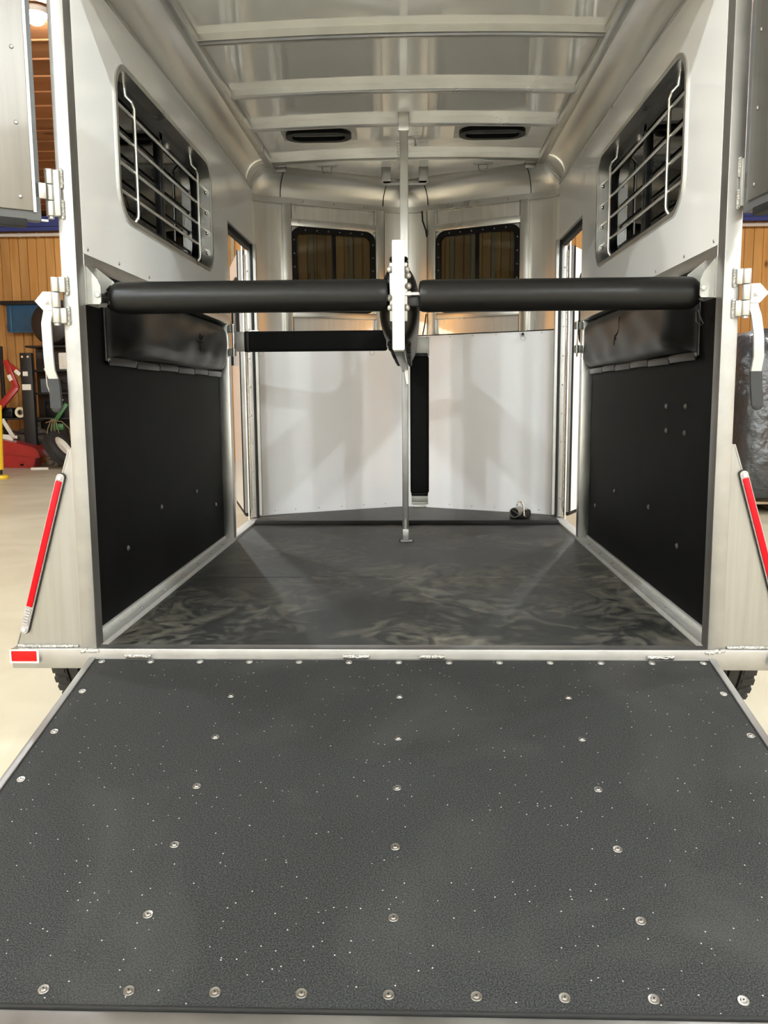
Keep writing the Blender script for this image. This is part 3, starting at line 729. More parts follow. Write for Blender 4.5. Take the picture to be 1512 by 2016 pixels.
# wheels
def wheel(s, y, label):
    c = (s*1.055, y, GROUND+.33)
    w_ = empty('trailer_wheel', (s*1.055, y, GROUND)); tag(w_, label, 'wheel', 'trailer wheels')
    prof = [(.19, -.075), (.26, -.085), (.30, -.082), (.322, -.070), (.330, -.045), (.331, -.024), (.322, -.022), (.322, -.016), (.331, -.014), (.332, .014), (.322, .016), (.322, .022), (.331, .024), (.330, .045), (.322, .070), (.30, .082), (.26, .085), (.19, .075)]
    t = B().lathe(prof, c, 'X', n=48)
    ty = t.build('tyre', 'tyre', w_)
    tr = B()
    for k in range(48):
        for sd in (-1, 1):
            a = 2*math.pi*k/48; mm = Matrix.Translation(c) @ Matrix.Rotation(a, 4, 'X')
            tr.box(sd*.050-.020, sd*.050+.020, -.012, .012, .318, .333, m=mm @ Matrix.Translation((0, 0, 0)) @ Matrix.Rotation(sd*.006, 4, 'Z'))
    tr.build('tread', 'tyre', ty)['kind'] = 'stuff'
    B().lathe([(0, .03), (.05, .035), (.06, .02), (.14, .01), (.17, .05), (.195, .07), (.195, -.07), (.17, -.05), (.0, -.03)], c, 'X', n=32, m=None).build('rim', 'powder_white', w_)
wheel(-1, .50, 'black trailer tyre under the bumper beside the red reflector'); wheel(1, .50, 'black trailer tyre showing under the bumper past the ramp, opposite the red reflector')

# =====================================================================================================
# THINGS IN THE TRAILER
# =====================================================================================================
def latch_handle(s):
    side = 'left' if s < 0 else 'right'
    h = empty('latch_handle', (s*.99, -.02, .71)); tag(h, 'bent silver lever with dark grip hanging on the %s rear post' % side, 'handle', 'ramp latch levers')
    P = [(.958, 1.036), (.992, 1.037), (1.016, 1.011), (.992, .984), (.958, .985)]
    pl_ = B().prism([[(s*x, z) for x, z in P]], 'xz', -.022, -.017).build('plate', 'lever_metal', h)
    B().cyl((s*.984, -.032, 1.010), (s*.984, -.022, 1.010), .0075, 6).build('bolt', 'chrome', pl_)
    if s < 0: path = [(.979, -.014, 1.01), (.980, -.016, .985), (.985, -.024, .95), (.984, -.024, .86), (.983, -.022, .82), (.976, -.018, .795), (.9735, -.018, .77), (.972, -.018, .712)]
    else: path = [(.974, -.014, 1.01), (.975, -.016, .985), (.984, -.024, .95), (.992, -.026, .90), (.996, -.024, .84), (.992, -.020, .80), (.994, -.018, .77), (1.001, -.018, .705)]
    def band(pts, wd, th, b_):
        rows = []
        for k in range(len(pts)):
            x, y, z = pts[k]; rows.append([(s*(x-wd), y-th, z), (s*(x+wd), y-th, z), (s*(x+wd), y+th, z), (s*(x-wd), y+th, z)])
        b_.strip(rows, closed_u=True)
        for r_ in (rows[0], rows[-1]):
            bb = bmesh.new(); bb.faces.new([bb.verts.new(p) for p in r_]); b_._add(bb)
        return b_
    band(path[:6], .0135, .004, B()).build('arm', 'lever_metal', h)
    g = path[5:]; x, y, z = g[-1]
    band([g[0], g[1], g[2]], .0155, .0062, B()).ball((s*x, y, z), (.0155, .0062, .012), 12, 8).build('grip', 'grip_grey', h)
latch_handle(-1); latch_handle(1)

def butt_bar(s):
    side = 'left' if s < 0 else 'right'
    xa, xb = (-.846, -.026) if s < 0 else (.062, .868)
    zc, y = 1.033 if s < 0 else 1.029, .125
    r = empty('butt_bar', ((xa+xb)/2, y, zc)); tag(r, 'round black padded bar across the %s stall opening' % side, 'bar', 'padded bars behind the stalls')
    L = xb-xa; rr_ = .0468; prof = [(.016, 0), (.030, .001), (.040, .006), (.0455, .016), (rr_, .03)]
    for k in range(1, 12): prof.append((rr_*(1+.006*math.sin(k*1.7)), .03+(L-.06)*k/12))
    prof += [(rr_, L-.03), (.0455, L-.012), (.042, L-.004), (.030, L-.001), (.016, L)]
    if s > 0: prof = [(q, L-h) for q, h in prof[::-1]]
    B().lathe(prof, (xa, y, zc), 'X', n=32).build('pad', 'vinyl', r, smooth=50)
    e0, e1 = (-.885, xa+.01) if s < 0 else (xb-.01, .888)
    B().cyl((e0, y, zc), (e1, y, zc), .014, 14).build('end_rod', 'black_iron', r)
    fr = B()
    for k in range(7):
        a = k*.9; xe = xa-.012 if s < 0 else xb+.006
        fr.tube([(xe, y+.022*math.cos(a), zc+.022*math.sin(a)), (xe-s*.012, y+.033*math.cos(a), zc+.033*math.sin(a)), (xe-s*.022, y+.036*math.cos(a+.3), zc+.036*math.sin(a+.3))], .005, 6)
    fr.build('gathered_end', 'vinyl', r)
    B().box(*sorted((e0 if s < 0 else e1, (e0+.03) if s < 0 else e1-.03)), y-.022, y-.016, zc-.002, zc+.002).build('pin', 'chrome', r)
    if s > 0:
        B().cyl((.016, y-.02, zc+.004), (.07, y-.02, zc+.004), .007, 12).cyl((.028, y-.02, zc+.004), (.04, y-.02, zc+.004), .010, 12).build('joint_rod', 'chrome', r)
        B().box(.022, .068, y-.02, y+.02, zc-.03, zc-.004, bev=.003).build('joint_block', 'black_iron', r)
        B().tube([(.872, y-.01, zc-.05), (.880, y-.012, zc-.075), (.888, y-.012, zc-.088), (.882, y-.012, zc-.092), (.868, y-.01, zc-.082), (.866, y-.01, zc-.055)], .003, 6).build('pull_loop', 'vinyl', r)
    # bracket on the post
    bk = empty('bar_bracket', (s*.88, .07, 1.01)); tag(bk, 'grey zinc plate bracket holding the padded bar at the %s post' % side, 'bracket', 'bar brackets on the posts')
    for yy, zt, xi, nm2 in ((.062, 0, .857, 'front_plate'), (.150, .004, .840, 'back_plate')):
        B().prism([[(s*.900, 1.010), (s*(xi+.004), 1.010), (s*xi, 1.016), (s*xi, 1.060+zt), (s*(xi+.008), 1.080+zt), (s*.898, 1.120+zt), (s*.900, 1.120+zt)]], 'xz', yy, yy+.004).build(nm2, 'zinc', bk)
    B().box(*sorted((s*.896, s*.901)), .055, .160, 1.008, 1.120).build('back', 'zinc', bk)
    B().cyl((s*.866, .054, 1.036), (s*.866, .063, 1.036), .008, 12, bev=.002).build('bolt', 'powder_white', bk)
butt_bar(-1); butt_bar(1)

# centre divider
dv = empty('stall_divider', (.004, 1.0, .86)); tag(dv, 'padded centre stall divider with a bright white end tube between the bars', 'divider')
B().prism([rrect(-.0135, .0215, .871, 1.179, .004, 3)], 'xz', .062, .098).build('end_tube', 'powder_white', dv)
B().box(-.012, .020, .098, 1.972, .869, .897, bev=.003).build('lower_tube', 'aluminium', dv)
B().box(-.012, .020, .098, 1.972, 1.14, 1.168, bev=.003).build('upper_tube', 'aluminium', dv)
rows = []
for yy, k in ((.135, .02), (.137, .35), (.150, .62), (.185, .85), (.26, .97), (.40, 1.0), (1.0, 1.0), (1.7, 1.0), (1.86, .8), (1.93, .4), (1.94, .02)):
    row = []
    for q in range(28):
        a = 2*math.pi*q/28; ex = math.copysign(abs(math.cos(a))**.9, math.cos(a)); row.append((.004+.064*k**.6*ex, yy, 1.012+(.070+.058*k)*math.sin(a)))
    rows.append(row)
B().strip(rows, closed_u=True).build('pad', 'vinyl', dv, smooth=60)
lc = B()
for k in range(26):
    yy = .16+k*.066
    for sg in (-1, 1):
        lc.ball((.004+sg*.028, yy, .892+random.uniform(-.003, .003)), (.009, .020, .010), 8, 6)
        lc.ball((.004+sg*.020, yy, 1.140), (.008, .018, .008), 8, 6)
lc.build('lacing', 'vinyl', dv)['kind'] = 'stuff'
ep = B().box(-.022, .030, .100, .106, .955, 1.122, bev=.002).build('end_plate', 'zinc', dv)
for x, z in ((-.019, 1.102), (.027, 1.102), (-.019, .994), (.027, .994), (.031, 1.085), (.032, 1.055), (-.024, 1.022)):
    piece('bolt', BOLT, (x, .100, z), ep, (R(90), 0, 0))
B().prism([[(.0, .871), (.020, .871), (.020, .80), (.012, .80)]], 'xz', 1.945, 1.970).build('foot_gusset', 'aluminium', dv)

# centre pole
po = empty('centre_pole', (.004, 2.05, ZF)); tag(po, 'square aluminium centre pole standing from black floor to trailer roof', 'pole')
B().box(-.018, .024, 2.030, 2.072, .90, 2.075, bev=.003).build('upper_tube', 'aluminium', po)
B().box(-.012, .020, 2.035, 2.067, .10, .91, bev=.003).build('lower_tube', 'aluminium_bright', po)
B().cyl((.004, 2.051, .03), (.004, 2.051, .11), .0165, 16).build('spring_pin', 'zinc', po)
B().box(-.012, .021, 2.034, 2.068, ZF, .052, bev=.003).build('socket', 'aluminium_bright', po)
B().box(-.022, .040, 2.022, 2.066, ZF+.0005, ZF+.006, bev=.002).build('foot_plate', 'zinc', po)
B().box(-.030, .046, 2.04, 2.095, ZF+.0002, ZF+.0035).build('foot_pad', 'rubber', po)
B().box(-.025, .029, 2.026, 2.076, 2.03, 2.117, bev=.003).build('head_socket', 'aluminium', po)
B().tube([(.024, 2.028, 1.995), (.045, 2.026, 1.995), (.056, 2.026, 1.990), (.060, 2.026, 1.975), (.061, 2.026, 1.955)], .0045, 8).build('hook_pin', 'zinc', po)
ch = B()
for k in range(9):
    z = 1.99-.0135*k; a = k % 2
    ch.tube([(-.026+(.005*math.cos(t) if a else 0), 2.024+(0 if a else .005*math.cos(t)), z+.009*math.sin(t)) for t in [q*math.pi/4 for q in range(8)]], .0017, 6, closed=True)
ch.build('chain', 'chrome', po)
B().tube([(.028, 2.02, 1.33), (.036, 2.02, 1.31), (.034, 2.02, 1.29), (.044, 2.02, 1.275), (.036, 2.02, 1.25), (.030, 2.02, 1.23)], .0045, 6).build('snap_clip', 'chrome', po)
po.location.y -= .06

# chest bars
cb_ = empty('chest_bar', (-.46, 2.01, 1.02)); tag(cb_, 'flat black padded chest bar latched level across the left stall', 'bar', 'padded chest bars')
def pad_box(x0, x1, y0, y1, z0, z1, bev): return B().box(x0, x1, y0, y1, z0, z1, bev=bev, seg=3)
pad_box(-.800, -.085, 1.985, 2.035, .970, 1.073, .014).build('pad', 'vinyl_cloth', cb_)
B().box(-.818, -.790, 1.988, 2.032, .968, 1.074, bev=.006).build('pad_hem', 'vinyl', cb_)
B().box(-.868, -.800, 2.006, 2.012, .972, 1.072, bev=.002).build('end_plate', 'zinc', cb_)
B().box(-.09, -.0185, 1.986, 1.996, .985, 1.06, bev=.002).build('pole_plate', 'zinc', cb_)
B().box(-.800, -.745, 1.99, 1.994, 1.073, 1.078).build('buckle', 'chrome', cb_)
for x in (-.735, -.165):
    B().tube([(x+.013*math.cos(t), 2.01, .960+.013*math.sin(t)) for t in [q*math.pi/8 for q in range(16)]], .0013, 5, closed=True).build('ring', 'zinc', cb_)
hb = empty('chest_bar', (.075, 2.0, .20)); tag(hb, 'black padded chest bar hanging straight down beside the centre pole', 'bar', 'padded chest bars')
pad_box(.030, .126, 1.965, 2.020, .235, .945, .016).build('pad', 'vinyl_cloth', hb)
for za, zb in ((.225, .262), (.92, .955)): B().box(.034, .121, 1.970, 2.018, za, zb, bev=.007).build('pad_hem', 'vinyl', hb)
B().box(.036, .121, 1.990, 1.996, .188, .24, bev=.002).box(.036, .121, 1.984, 1.990, .180, .192, bev=.002).build('end_plate', 'zinc', hb)
B().box(.046, .110, 1.98, 1.996, .162, .176, bev=.003).build('latch_tongue', 'steel_screw', hb)
B().box(.03, .128, 1.994, 2.000, .94, 1.035, bev=.002).box(.0245, .05, 1.996, 2.02, .96, 1.03, bev=.002).build('hinge_plate', 'zinc', hb)
for s in (-1, 1):
    side = 'left' if s < 0 else 'right'
    la = empty('bar_latch', (s*.885, 1.99, 1.03)); tag(la, 'small zinc chest bar latch with pin on the %s door post' % side, 'latch', 'chest bar latches')
    for z in (1.085, .968): B().box(*sorted((s*.862, s*.902)), 1.982, 2.012, z-.018, z+.018, bev=.003).cyl((s*.872, 1.985, z-.02), (s*.872, 1.985, z+.02), .010, 10).build('knuckle', 'zinc', la)
    B().cyl((s*.872, 1.985, .93), (s*.872, 1.985, 1.11), .0045, 10).build('pin', 'chrome', la)

# kick pads on the walls
def kick_pad(s):
    side = 'left' if s < 0 else 'right'
    r = empty('wall_pad', (s*.955, 1.15, .86)); tag(r, 'long padded black vinyl cushion fixed to the %s wall under the rail' % side, 'pad', 'padded wall cushions')
    y0, y1, z0, z1 = .34, 2.0, .868, 1.108; rows = []; nu, nv = 40, 16; rnd = random.Random(3 if s < 0 else 5)
    ph = [rnd.uniform(0, 6) for _ in range(6)]
    for j in range(nv+1):
        v = j/nv; row = []
        for i in range(nu+1):
            u = i/nu; y = y0+(y1-y0)*u; z = z0+(z1-z0)*v
            fu = min(1, (max(0, u-.055)/.09)) if u < .5 else min(1, ((1-u)/.05))
            fv = min(1, v/.22) if v < .5 else min(1, (1-v)/.22)
            f = math.sin(math.pi/2*fu)**.7*math.sin(math.pi/2*fv)**.6
            wr = .0045*math.sin(9*u*math.pi*2/1.5+ph[0])*max(0, .5-v)*2 + .003*math.sin(14*u+6*v+ph[1])+.002*math.sin(31*u-9*v+ph[2])
            row.append((s*(.953-.058*f-wr*f), y, z+(.004*math.sin(11*u+ph[3]) if j in (0,) else 0)))
        rows.append(row)
    cu = B().strip(rows, thick=(s*.002, 0, 0)).build('cushion', 'vinyl', r, smooth=70)
    fl_ = B().tube([(s*.950, y0+.004, 1.10), (s*.950, y0+.002, .98), (s*.950, y0+.004, .86)], .006, 8); fl_.build('piping', 'vinyl', cu)
    seg = [(.345, .62), (.63, .90), (.91, 1.17), (1.18, 1.44), (1.45, 1.70), (1.71, 1.985)]
    for k, (a, c) in enumerate(seg):
        t = B(); n = 6; rw = []
        for z, dx in ((.872, .010), (.860, .014), (.846, .012)):
            rw.append([(s*(.953-dx-.004*math.sin(math.pi*q/n)), a+(c-a)*q/n, z-.003*(k % 2)) for q in range(n+1)])
        t.strip(rw, thick=(s*.004, 0, 0)).build('skirt_flap', 'vinyl', r)
    for y in (.35, .62, 1.99): piece('bolt', BOLT, (s*.945, y, .862), r, (0, -s*R(90), 0))
    piece('bolt', BOLT, (s*.95, .30, 1.098), r, (0, -s*R(90), 0))
    # creased emblem shape pressed into the vinyl
    em = B()
    if s < 0: pts = [[(1.36, 1.005), (1.40, .995), (1.43, 1.012)], [(1.30, .985), (1.36, .978), (1.42, .984)], [(1.38, 1.02), (1.372, .975), (1.368, .94)]]
    else: pts = [[(1.18, 1.055), (1.185, 1.03), (1.18, 1.01)], [(1.17, 1.018), (1.20, .995), (1.24, .985)], [(1.25, .985), (1.262, .962), (1.26, .945)], [(1.235, .968), (1.26, .975)]]
    for pl in pts: em.tube([(s*.8945, y, z) for y, z in pl], .0035, 6)
    em.build('emblem', 'vinyl_cloth', cu)
kick_pad(-1); kick_pad(1)

# roof vents
def vent(xc, label):
    r = empty('roof_vent', (xc, 2.25, 2.10)); tag(r, label, 'vent', 'oval roof vents')
    zc = 2.094+crown(xc)*.9
    def st(hx, hy): return rrect(xc-hx, xc+hx, 2.245-hy, 2.245+hy, min(hx, hy)*.98, 8)
    B().box(xc-.195, xc+.195, 2.245-.125, 2.245+.125, zc-.004, zc+.003, bev=.002).build('mount_plate', 'powder_white', r)
    B().prism([st(.172, .088), st(.140, .056)], 'xy', zc-.026, zc-.002).build('ring', 'black_plastic', r)
    B().prism([st(.145, .061)], 'xy', zc-.006, zc-.003).build('cover', 'vinyl', r)
    B().box(xc-.13, xc+.13, 2.236, 2.254, zc-.018, zc-.008, bev=.003).box(xc-.04, xc-.008, 2.225, 2.232, zc-.022, zc-.016).box(xc+.008, xc+.04, 2.225, 2.232, zc-.022, zc-.016).build('slider', 'gasket', r)
vent(-.445, 'black oval roof vent above the left stall'); vent(.460, 'black oval roof vent above the right stall')
for s in (-1, 1):
    side = 'left' if s < 0 else 'right'
    t = empty('tie_ring', (s*.455, 2.78, 2.07)); tag(t, 'small wire tie ring under the nose roof over the %s window' % side, 'ring', 'roof tie rings')
    B().box(s*.455-.055, s*.455+.055, 2.768, 2.792, 2.071, 2.079, bev=.002).build('plate', 'aluminium_bright', t)
    B().tube([(s*.455-.028, 2.78, 2.072), (s*.455-.026, 2.78, 2.055)]+[(s*.455-.026*math.cos(R(a)), 2.78, 2.050-.022*math.sin(R(a))) for a in range(0, 181, 20)]+[(s*.455+.026, 2.78, 2.055), (s*.455+.028, 2.78, 2.072)], .0035, 8).build('loop', 'aluminium_bright', t)
    for x, lab in ((s*.73, 'silver plate clip at the %s corner of the nose roof' % side),):
        tag(B().box(x-.035, x+.035, 2.74, 2.775, 2.066, 2.079, bev=.003).box(x-.030, x+.032, 2.772, 2.776, 2.045, 2.07, bev=.001).build('plate_clip', 'aluminium_bright'), lab, 'clip')
# eye screws on the top edge of the white nose panel
for xx, lab in ((.135, 'tiny black eye hook on the white nose panel next to the pole'), (.715, 'tiny black eye hook on the white nose panel beneath the right window')):
    h = empty('eye_hook', (xx, V(xx)-.01, 1.10)); tag(h, lab, 'hook', 'eye hooks on the nose panel')
    B().ball((xx, V(xx)-.010, 1.106), (.009, .008, .012), 10, 8).build('hook_body', 'black_iron', h)
    B().tube([(xx+.014*math.cos(t), V(xx)-.016, 1.085+.014*math.sin(t)) for t in [q*math.pi/8 for q in range(16)]], .0014, 5, closed=True).build('ring', 'zinc', h)

# jack caster lying on the nose floor
jc = empty('jack_caster', (.69, 2.68, .008)); tag(jc, 'jack caster wheel with a zinc pipe collar lying flat on the nose floor', 'caster')
cc = (.688, 2.70, .009)
B().lathe([(.0, .006), (.03, .004), (.050, .0), (.060, .004), (.064, .014), (.064, .036), (.060, .046), (.050, .050), (.03, .046), (0, .044)], cc, n=28).build('wheel', 'rubber', jc)
B().prism([rrect(.655, .722, .0, .004, .001, 1)], 'xz', 2.64, 2.72).xf(Matrix.Translation((0, 0, .062))).build('fork', 'zinc', jc)
mj = Matrix.Translation((.656, 2.630, .052)) @ Matrix.Rotation(R(-28), 4, 'Z')
B().lathe([(.026, -.035), (.030, -.035), (.030, .045), (.026, .045), (.026, -.035)], (0, 0, 0), 'Y', n=24, m=mj).build('pipe_collar', 'zinc', jc)
B().cyl(mj @ Vector((-.026, -.01, .015)), mj @ Vector((.026, -.01, -.015)), .005, 8).build('cross_pin', 'zinc', jc)
B().tube([(.655, 2.60, .095), (.668, 2.63, .112), (.690, 2.66, .108), (.700, 2.655, .085), (.702, 2.625, .03), (.712, 2.612, .026)], .005, 8).build('spring_clip', 'chrome', jc)
B().cyl((.672, 2.665, .09), (.672, 2.665, .112), .008, 10).build('nut', 'chrome', jc)

# =====================================================================================================
# CLUTTER BY THE PLANK WALL (left) AND WRAPPED PALLET (right)
# =====================================================================================================
tb = empty('tool_box', (-6.15, 10.85, GROUND)); tag(tb, 'red plastic tool box with a sloped lid on the concrete floor', 'toolbox')
B().prism([[(-6.55, GROUND+.002), (-5.93, GROUND+.002), (-5.88, GROUND+.16), (-6.52, GROUND+.27)]], 'xz', 10.85, 11.12).build('body', 'red_paint', tb); tbb = bpy.data.objects[[c.name for c in tb.children][0]]
B().prism([[(-6.54, GROUND+.27), (-5.86, GROUND+.155), (-5.80, GROUND+.165), (-5.83, GROUND+.27), (-5.90, GROUND+.325), (-6.44, GROUND+.46), (-6.52, GROUND+.45)]], 'xz', 10.82, 11.15).build('lid', 'red_paint', tb)
B().prism([[(-6.16, GROUND+.13), (-6.02, GROUND+.125), (-5.98, GROUND+.01), (-6.0, GROUND+.01), (-6.03, GROUND+.105), (-6.16, GROUND+.12)]], 'xz', 10.835, 10.85).build('clasp', 'red_paint', tbb)
B().box(-6.13, -6.08, 10.838, 10.85, GROUND+.035, GROUND+.065).build('lock', 'black_plastic', tbb)
st = empty('spare_wheel', (-5.45, 10.72, GROUND)); tag(st, 'worn spare tyre leaning at a slant beside the red tool box', 'wheel')
ms = Matrix.Translation((-5.43, 10.72, GROUND+.297)) @ Matrix.Rotation(R(-3), 4, 'Z') @ Matrix.Rotation(R(-36), 4, 'Y')
prof = [(.18, -.08), (.24, -.09), (.29, -.08), (.30, -.05), (.302, -.018), (.292, -.016), (.292, .016), (.302, .018), (.30, .05), (.29, .08), (.24, .09), (.18, .08)]
B().lathe(prof, (0, 0, 0), 'X', n=36, m=ms).build('tyre', 'tyre', st)
B().lathe([(0, .03), (.06, .03), (.13, .02), (.16, .06), (.185, .075), (.185, -.075), (.16, -.06), (0, -.03)], (0, 0, 0), 'X', n=28, m=ms).build('rim', 'off_white', st)
bc = empty('wall_cabinet', (-6.1, 11.9, 1.80)); tag(bc, 'dark blue steel cabinet hung high on the plank wall', 'cabinet')
B().box(-6.62, -5.3, 11.74, 11.96, 1.83, 2.27, bev=.01).build('body', 'blue_paint', bc)
B().box(-6.70, -5.25, 11.70, 11.97, 2.265, 2.33, bev=.008).build('top_flange', 'black_iron', bc)
B().box(-6.58, -6.53, 11.725, 11.74, 1.84, 2.25, bev=.004).box(-6.60, -5.3, 11.71, 11.74, 1.82, 1.84).build('edge_fold', 'blue_paint', bc)
SH = (.05, .44, .84, 1.20, 1.58)
rk = empty('storage_rack', (-5.8, 11.5, GROUND)); tag(rk, 'black steel storage rack with open shelves behind the tool box', 'rack')
for x, y in ((-6.72, 11.27), (-5.0, 11.27), (-6.72, 11.67), (-5.0, 11.67)):
    B().box(x-.025, x+.025, y-.025, y+.025, GROUND, 1.60, bev=.004).build('upright', 'black_iron', rk)
for z in SH: B().box(-6.12 if z > .6 else -6.75, -4.97, 11.24, 11.70, z-.03, z, bev=.004).build('shelf', 'black_iron', rk)
B().box(-6.14, -5.05, 11.66, 11.69, .06, 1.56).build('shade_sheet', 'dark_tank', rk)  # dark sheet put in for the darkness behind the shelves
for xa, xb, z, h, c_ in ((-5.95, -5.72, .84, .22, 'gasket'), (-5.68, -5.45, .84, .16, 'black_plastic'), (-5.9, -5.7, .44, .26, 'black_plastic')):
    tag(B().box(xa, xb, 11.34, 11.6, z+.0005, z+h, bev=.012).box(xa+.03, xb-.03, 11.333, 11.342, z+h*.55, z+h*.75).build('parts_case', c_), {.22: 'grey parts case on the rack shelf beneath the cream packet', .16: 'low black parts case on the rack beside the grey case', .26: 'tall black parts case on the lower rack shelf above the tool box'}[h], 'case')
tk = empty('round_tank', (-5.75, 11.48, 1.58)); tag(tk, 'dark round tank lying on the top rack shelf in front of the blue cabinet', 'tank')
B().lathe([(0, -.2), (.20, -.19), (.30, -.15), (.345, -.08), (.35, .1), (.33, .18), (0, .20)], (-5.72, 11.47, 1.932), 'Y', n=28).build('body', 'dark_tank', tk)
B().cyl((-5.72, 11.22, 1.93), (-5.72, 11.28, 1.93), .05, 14).build('cap', 'black_iron', tk)
tag(B().box(-5.62, -5.40, 11.30, 11.55, 1.2005, 1.47, bev=.02, seg=3).box(-5.56, -5.46, 11.292, 11.302, 1.25, 1.42, bev=.004).build('paper_packet', 'off_white'), 'cream packet standing on the rack shelf behind the lever', 'packet')
tr_ = empty('tape_roll', (-6.28, 11.30, .44)); tag(tr_, 'cream roll of tape facing out among the clutter above the tool box', 'tape')
B().lathe([(.045, -.03), (.085, -.03), (.085, .03), (.045, .03), (.045, -.03)], (-6.28, 11.30, .526), 'Y', n=24).build('roll', 'cream_tape', tr_)
B().lathe([(.03, -.032), (.045, -.032), (.045, .032), (.03, .032), (.03, -.032)], (-6.28, 11.30, .526), 'Y', n=20).build('core', 'rust_iron', tr_)
rl = empty('folding_frame', (-6.35, 11.1, .5)); tag(rl, 'red angled steel frame with white patches leaning against the rack', 'frame')
def bar(p0, p1, wd, m_, nm2, par):
    p0, p1 = Vector(p0), Vector(p1); d = p1-p0; q = Vector((0, 0, 1)).rotation_difference(d.normalized()).to_matrix().to_4x4()
    return B().box(-wd, wd, -wd*.5, wd*.5, 0, d.length, bev=wd*.15, m=Matrix.Translation(p0) @ q).build(nm2, m_, par)
bar((-6.42, 11.18, 1.35), (-6.26, 11.18, .90), .045, 'red_paint', 'strut', rl)
bar((-6.36, 11.18, 1.28), (-6.09, 11.18, 1.05), .035, 'red_paint', 'strut', rl)
bar((-6.26, 11.18, .93), (-6.70, 11.18, .46), .05, 'red_paint', 'strut', rl)
bar((-6.26, 11.15, 1.19), (-6.18, 11.15, 1.12), .030, 'off_white', 'patch', rl)
bar((-6.37, 11.15, 1.12), (-6.33, 11.15, 1.03), .030, 'off_white', 'patch', rl)
bar((-6.66, 11.18, .50), (-6.70, 11.18, .02), .04, 'red_paint', 'foot', rl)
ip = empty('iron_pump', (-6.2, 11.45, .05)); tag(ip, 'rusty iron pump body with a flat round top above the tool box', 'pump')
B().lathe([(0, 0), (.27, 0), (.29, .04), (.27, .15), (.20, .20), (.10, .23), (.07, .28), (0, .28)], (-6.18, 11.46, .0505), n=24).xf(Matrix.Translation((-6.18, 11.46, 0)) @ Matrix.Diagonal((1, .7, 1, 1)) @ Matrix.Translation((6.18, -11.46, 0))).build('base', 'rust_iron', ip)
B().cyl((-6.06, 11.42, .25), (-6.06, 11.42, .385), .045, 16).cyl((-6.06, 11.42, .32), (-6.06, 11.30, .32), .03, 10).build('column', 'rust_iron', ip)
B().lathe([(0, .0), (.05, .0), (.10, .02), (.10, .035), (0, .04)], (-6.06, 11.40, .37), n=20).build('top_disc', 'rust_iron', ip)
B().tube([(-6.62, 11.22, .29), (-6.38, 11.21, .22), (-6.1, 11.21, .18), (-5.82, 11.22, .185)], .018, 8).build('lever', 'black_iron', ip)
ws = empty('wooden_slat', (-6.45, 11.2, .1)); tag(ws, 'pale slat leaning diagonally across the front of the rack', 'slat')
bar((-6.53, 11.175, .42), (-6.36, 11.165, .13), .03, 'off_white', 'slat_body', ws); bar((-6.37, 11.165, .14), (-6.30, 11.165, .13), .025, 'off_white', 'slat_foot', ws)
tag(B().prism([[(-6.43, .19), (-6.32, .18), (-6.27, .13), (-6.27, .0845), (-6.43, .1245)]], 'xz', 10.93, 10.96).build('card_scrap', 'off_white'), 'cream card scrap standing on top of the red tool box', 'card')
tag(B().box(-5.82, -5.74, 11.18, 11.235, GROUND, GROUND+.46, bev=.01).box(-5.80, -5.68, 11.19, 11.23, GROUND+.34, GROUND+.38, bev=.008).box(-5.80, -5.68, 11.19, 11.23, GROUND+.42, GROUND+.45, bev=.008).build('white_bracket', 'shop_white'), 'small white notched bracket standing at the lid end of the tool box', 'bracket')
tag(B().box(-5.78, -5.58, 10.98, 11.15, GROUND, GROUND+.17, bev=.02).ball((-5.70, 10.98, GROUND+.08), (.07, .04, .06)).build('iron_block', 'rust_iron'), 'dark iron casting on the floor between tool box and tyre', 'block')
tag(B().prism([[(-5.84, 10.6), (-5.58, 10.62), (-5.55, 10.52), (-5.80, 10.47)]], 'xy', GROUND+.001, GROUND+.03).build('board_sheet', 'off_white'), 'flat white board on the concrete in front of the slanted tyre', 'board')
gt_ = empty('garden_tool', (-5.6, 11.15, GROUND)); tag(gt_, 'green handled tool with brown cords standing behind the slanted tyre', 'tool')
bar((-5.46, 11.15, .66), (-5.68, 11.15, .36), .032, 'green_paint', 'handle', gt_); B().box(-5.72, -5.52, 11.11, 11.19, .24, .35, bev=.02).build('motor', 'green_paint', gt_)
B().cyl((-5.62, 11.17, GROUND), (-5.62, 11.17, .25), .02, 10).build('shaft', 'black_iron', gt_)
rp_ = B()
for k in range(4): rp_.tube([(-5.70+.02*k, 11.10, .42), (-5.76+.05*k, 11.09, .28), (-5.80+.08*k, 11.09, .12), (-5.82+.09*k, 11.09, .0)], .008, 6)
rp_.tube([(-5.80, 11.1, .36), (-5.68, 11.09, .40), (-5.53, 11.09, .38), (-5.42, 11.09, .27), (-5.40, 11.09, .08)], .008, 6)
rp_.build('cord', 'rope', gt_)['kind'] = 'stuff'
tag(B().tube([(-5.84, 11.26, 1.215), (-5.80, 11.225, 1.17), (-5.79, 11.22, .95), (-5.74, 11.22, .80), (-5.66, 11.22, .73), (-5.55, 11.235, .72)], .010, 8).build('white_hose', 'off_white'), 'thin white hose looping down the front of the black rack', 'hose')
tag(B().tube([(-5.20, 11.26, 1.215), (-5.28, 11.225, 1.19), (-5.38, 11.22, 1.08), (-5.40, 11.22, .86)], .009, 8).build('grey_hose', 'pipe_grey'), 'thin grey hose curving off the rack beside the trailer post', 'hose')
ew = empty('steel_column', (-6.08, 11.15, GROUND)); tag(ew, 'upright black steel column with small white labels in front of the rack', 'column')
B().box(-6.17, -5.98, 11.13, 11.22, GROUND, 1.46, bev=.01).build('column', 'black_iron', ew)
B().box(-6.13, -6.05, 11.125, 11.13, 1.10, 1.17).build('label_plate', 'off_white', ew); B().box(-6.15, -6.01, 11.12, 11.13, .88, .97).build('label_plate', 'off_white', ew)
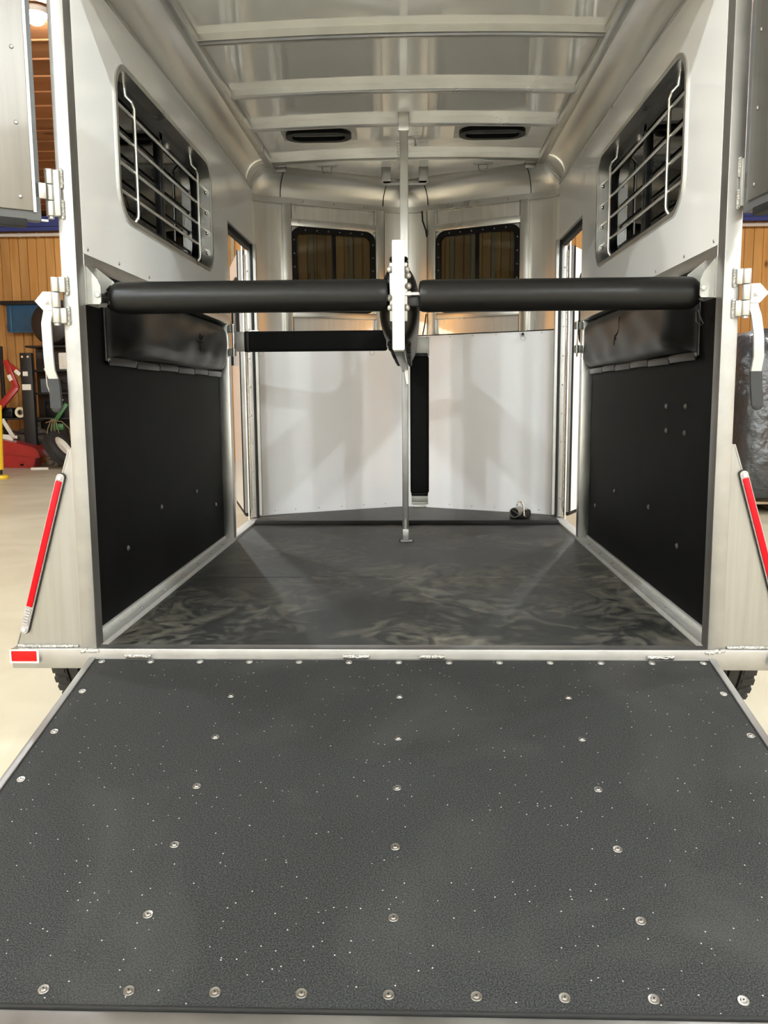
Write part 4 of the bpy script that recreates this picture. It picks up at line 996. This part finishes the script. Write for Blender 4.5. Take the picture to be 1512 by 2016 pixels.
for bx in (-6.12, -6.03): B().cyl((bx, 11.13, 1.40), (bx, 11.115, 1.40), .018, 10).build('bolt', 'chrome', ew)
ys = empty('yellow_stand', (-5.55, 9.0, GROUND)); tag(ys, 'bright yellow post on a round foot at the left edge of the photo', 'stand')
B().cyl((-5.59, 9.0, GROUND+.13), (-5.56, 9.0, .66), .075, 20).build('post', 'yellow_paint', ys)
B().cyl((-5.56, 9.0, GROUND+.05), (-5.56, 9.0, GROUND+.14), .03, 12).build('pin', 'black_iron', ys)
B().lathe([(0, 0), (.12, 0), (.13, .02), (.11, .05), (.05, .06), (0, .06)], (-5.58, 9.0, GROUND), n=24).build('foot', 'yellow_paint', ys)
tag(B().box(-6.68, -6.42, 11.30, 11.62, .4405, .60, bev=.015).box(-6.66, -6.44, 11.29, 11.30, .50, .54).build('tool_tray', 'black_plastic'), 'black tray of tools on the rack behind the tape roll', 'tray')

# wrapped pallet
wp = empty('wrapped_pallet', (3.35, 5.9, GROUND)); tag(wp, 'tall load wrapped in crinkled black film on a wooden pallet, right edge', 'pallet load')
rows = []; rnd = random.Random(11); prof = [(-.20, .60, .0), (-.14, .62, .0), (.2, .60, 0), (.6, .58, 0), (.95, .56, 0), (1.15, .53, 0), (1.25, .47, 0), (1.31, .38, 0), (1.32, .02, 0)]
for z, h, _ in prof:
    row = []
    for k in range(40):
        a = 2*math.pi*k/40; ca, sa = math.cos(a), math.sin(a); e = .35
        x = math.copysign(abs(ca)**e, ca)*(h-.10); y = math.copysign(abs(sa)**e, sa)*(h+.05)
        row.append((3.42+x+rnd.uniform(-.014, .014), 5.92+y+rnd.uniform(-.014, .014), z+rnd.uniform(-.012, .012)))
    rows.append(row)
B().strip(rows, closed_u=True).build('film', 'wrap_film', wp, smooth=50)
for x in (2.95, 3.42, 3.88): B().box(x-.05, x+.05, 5.3, 6.55, GROUND, GROUND+.09).build('stringer', 'pallet_wood', wp)
for k in range(7): B().box(2.9, 3.93, 5.30+k*.185, 5.40+k*.185, GROUND+.09, GROUND+.112).build('deck_board', 'pallet_wood', wp)
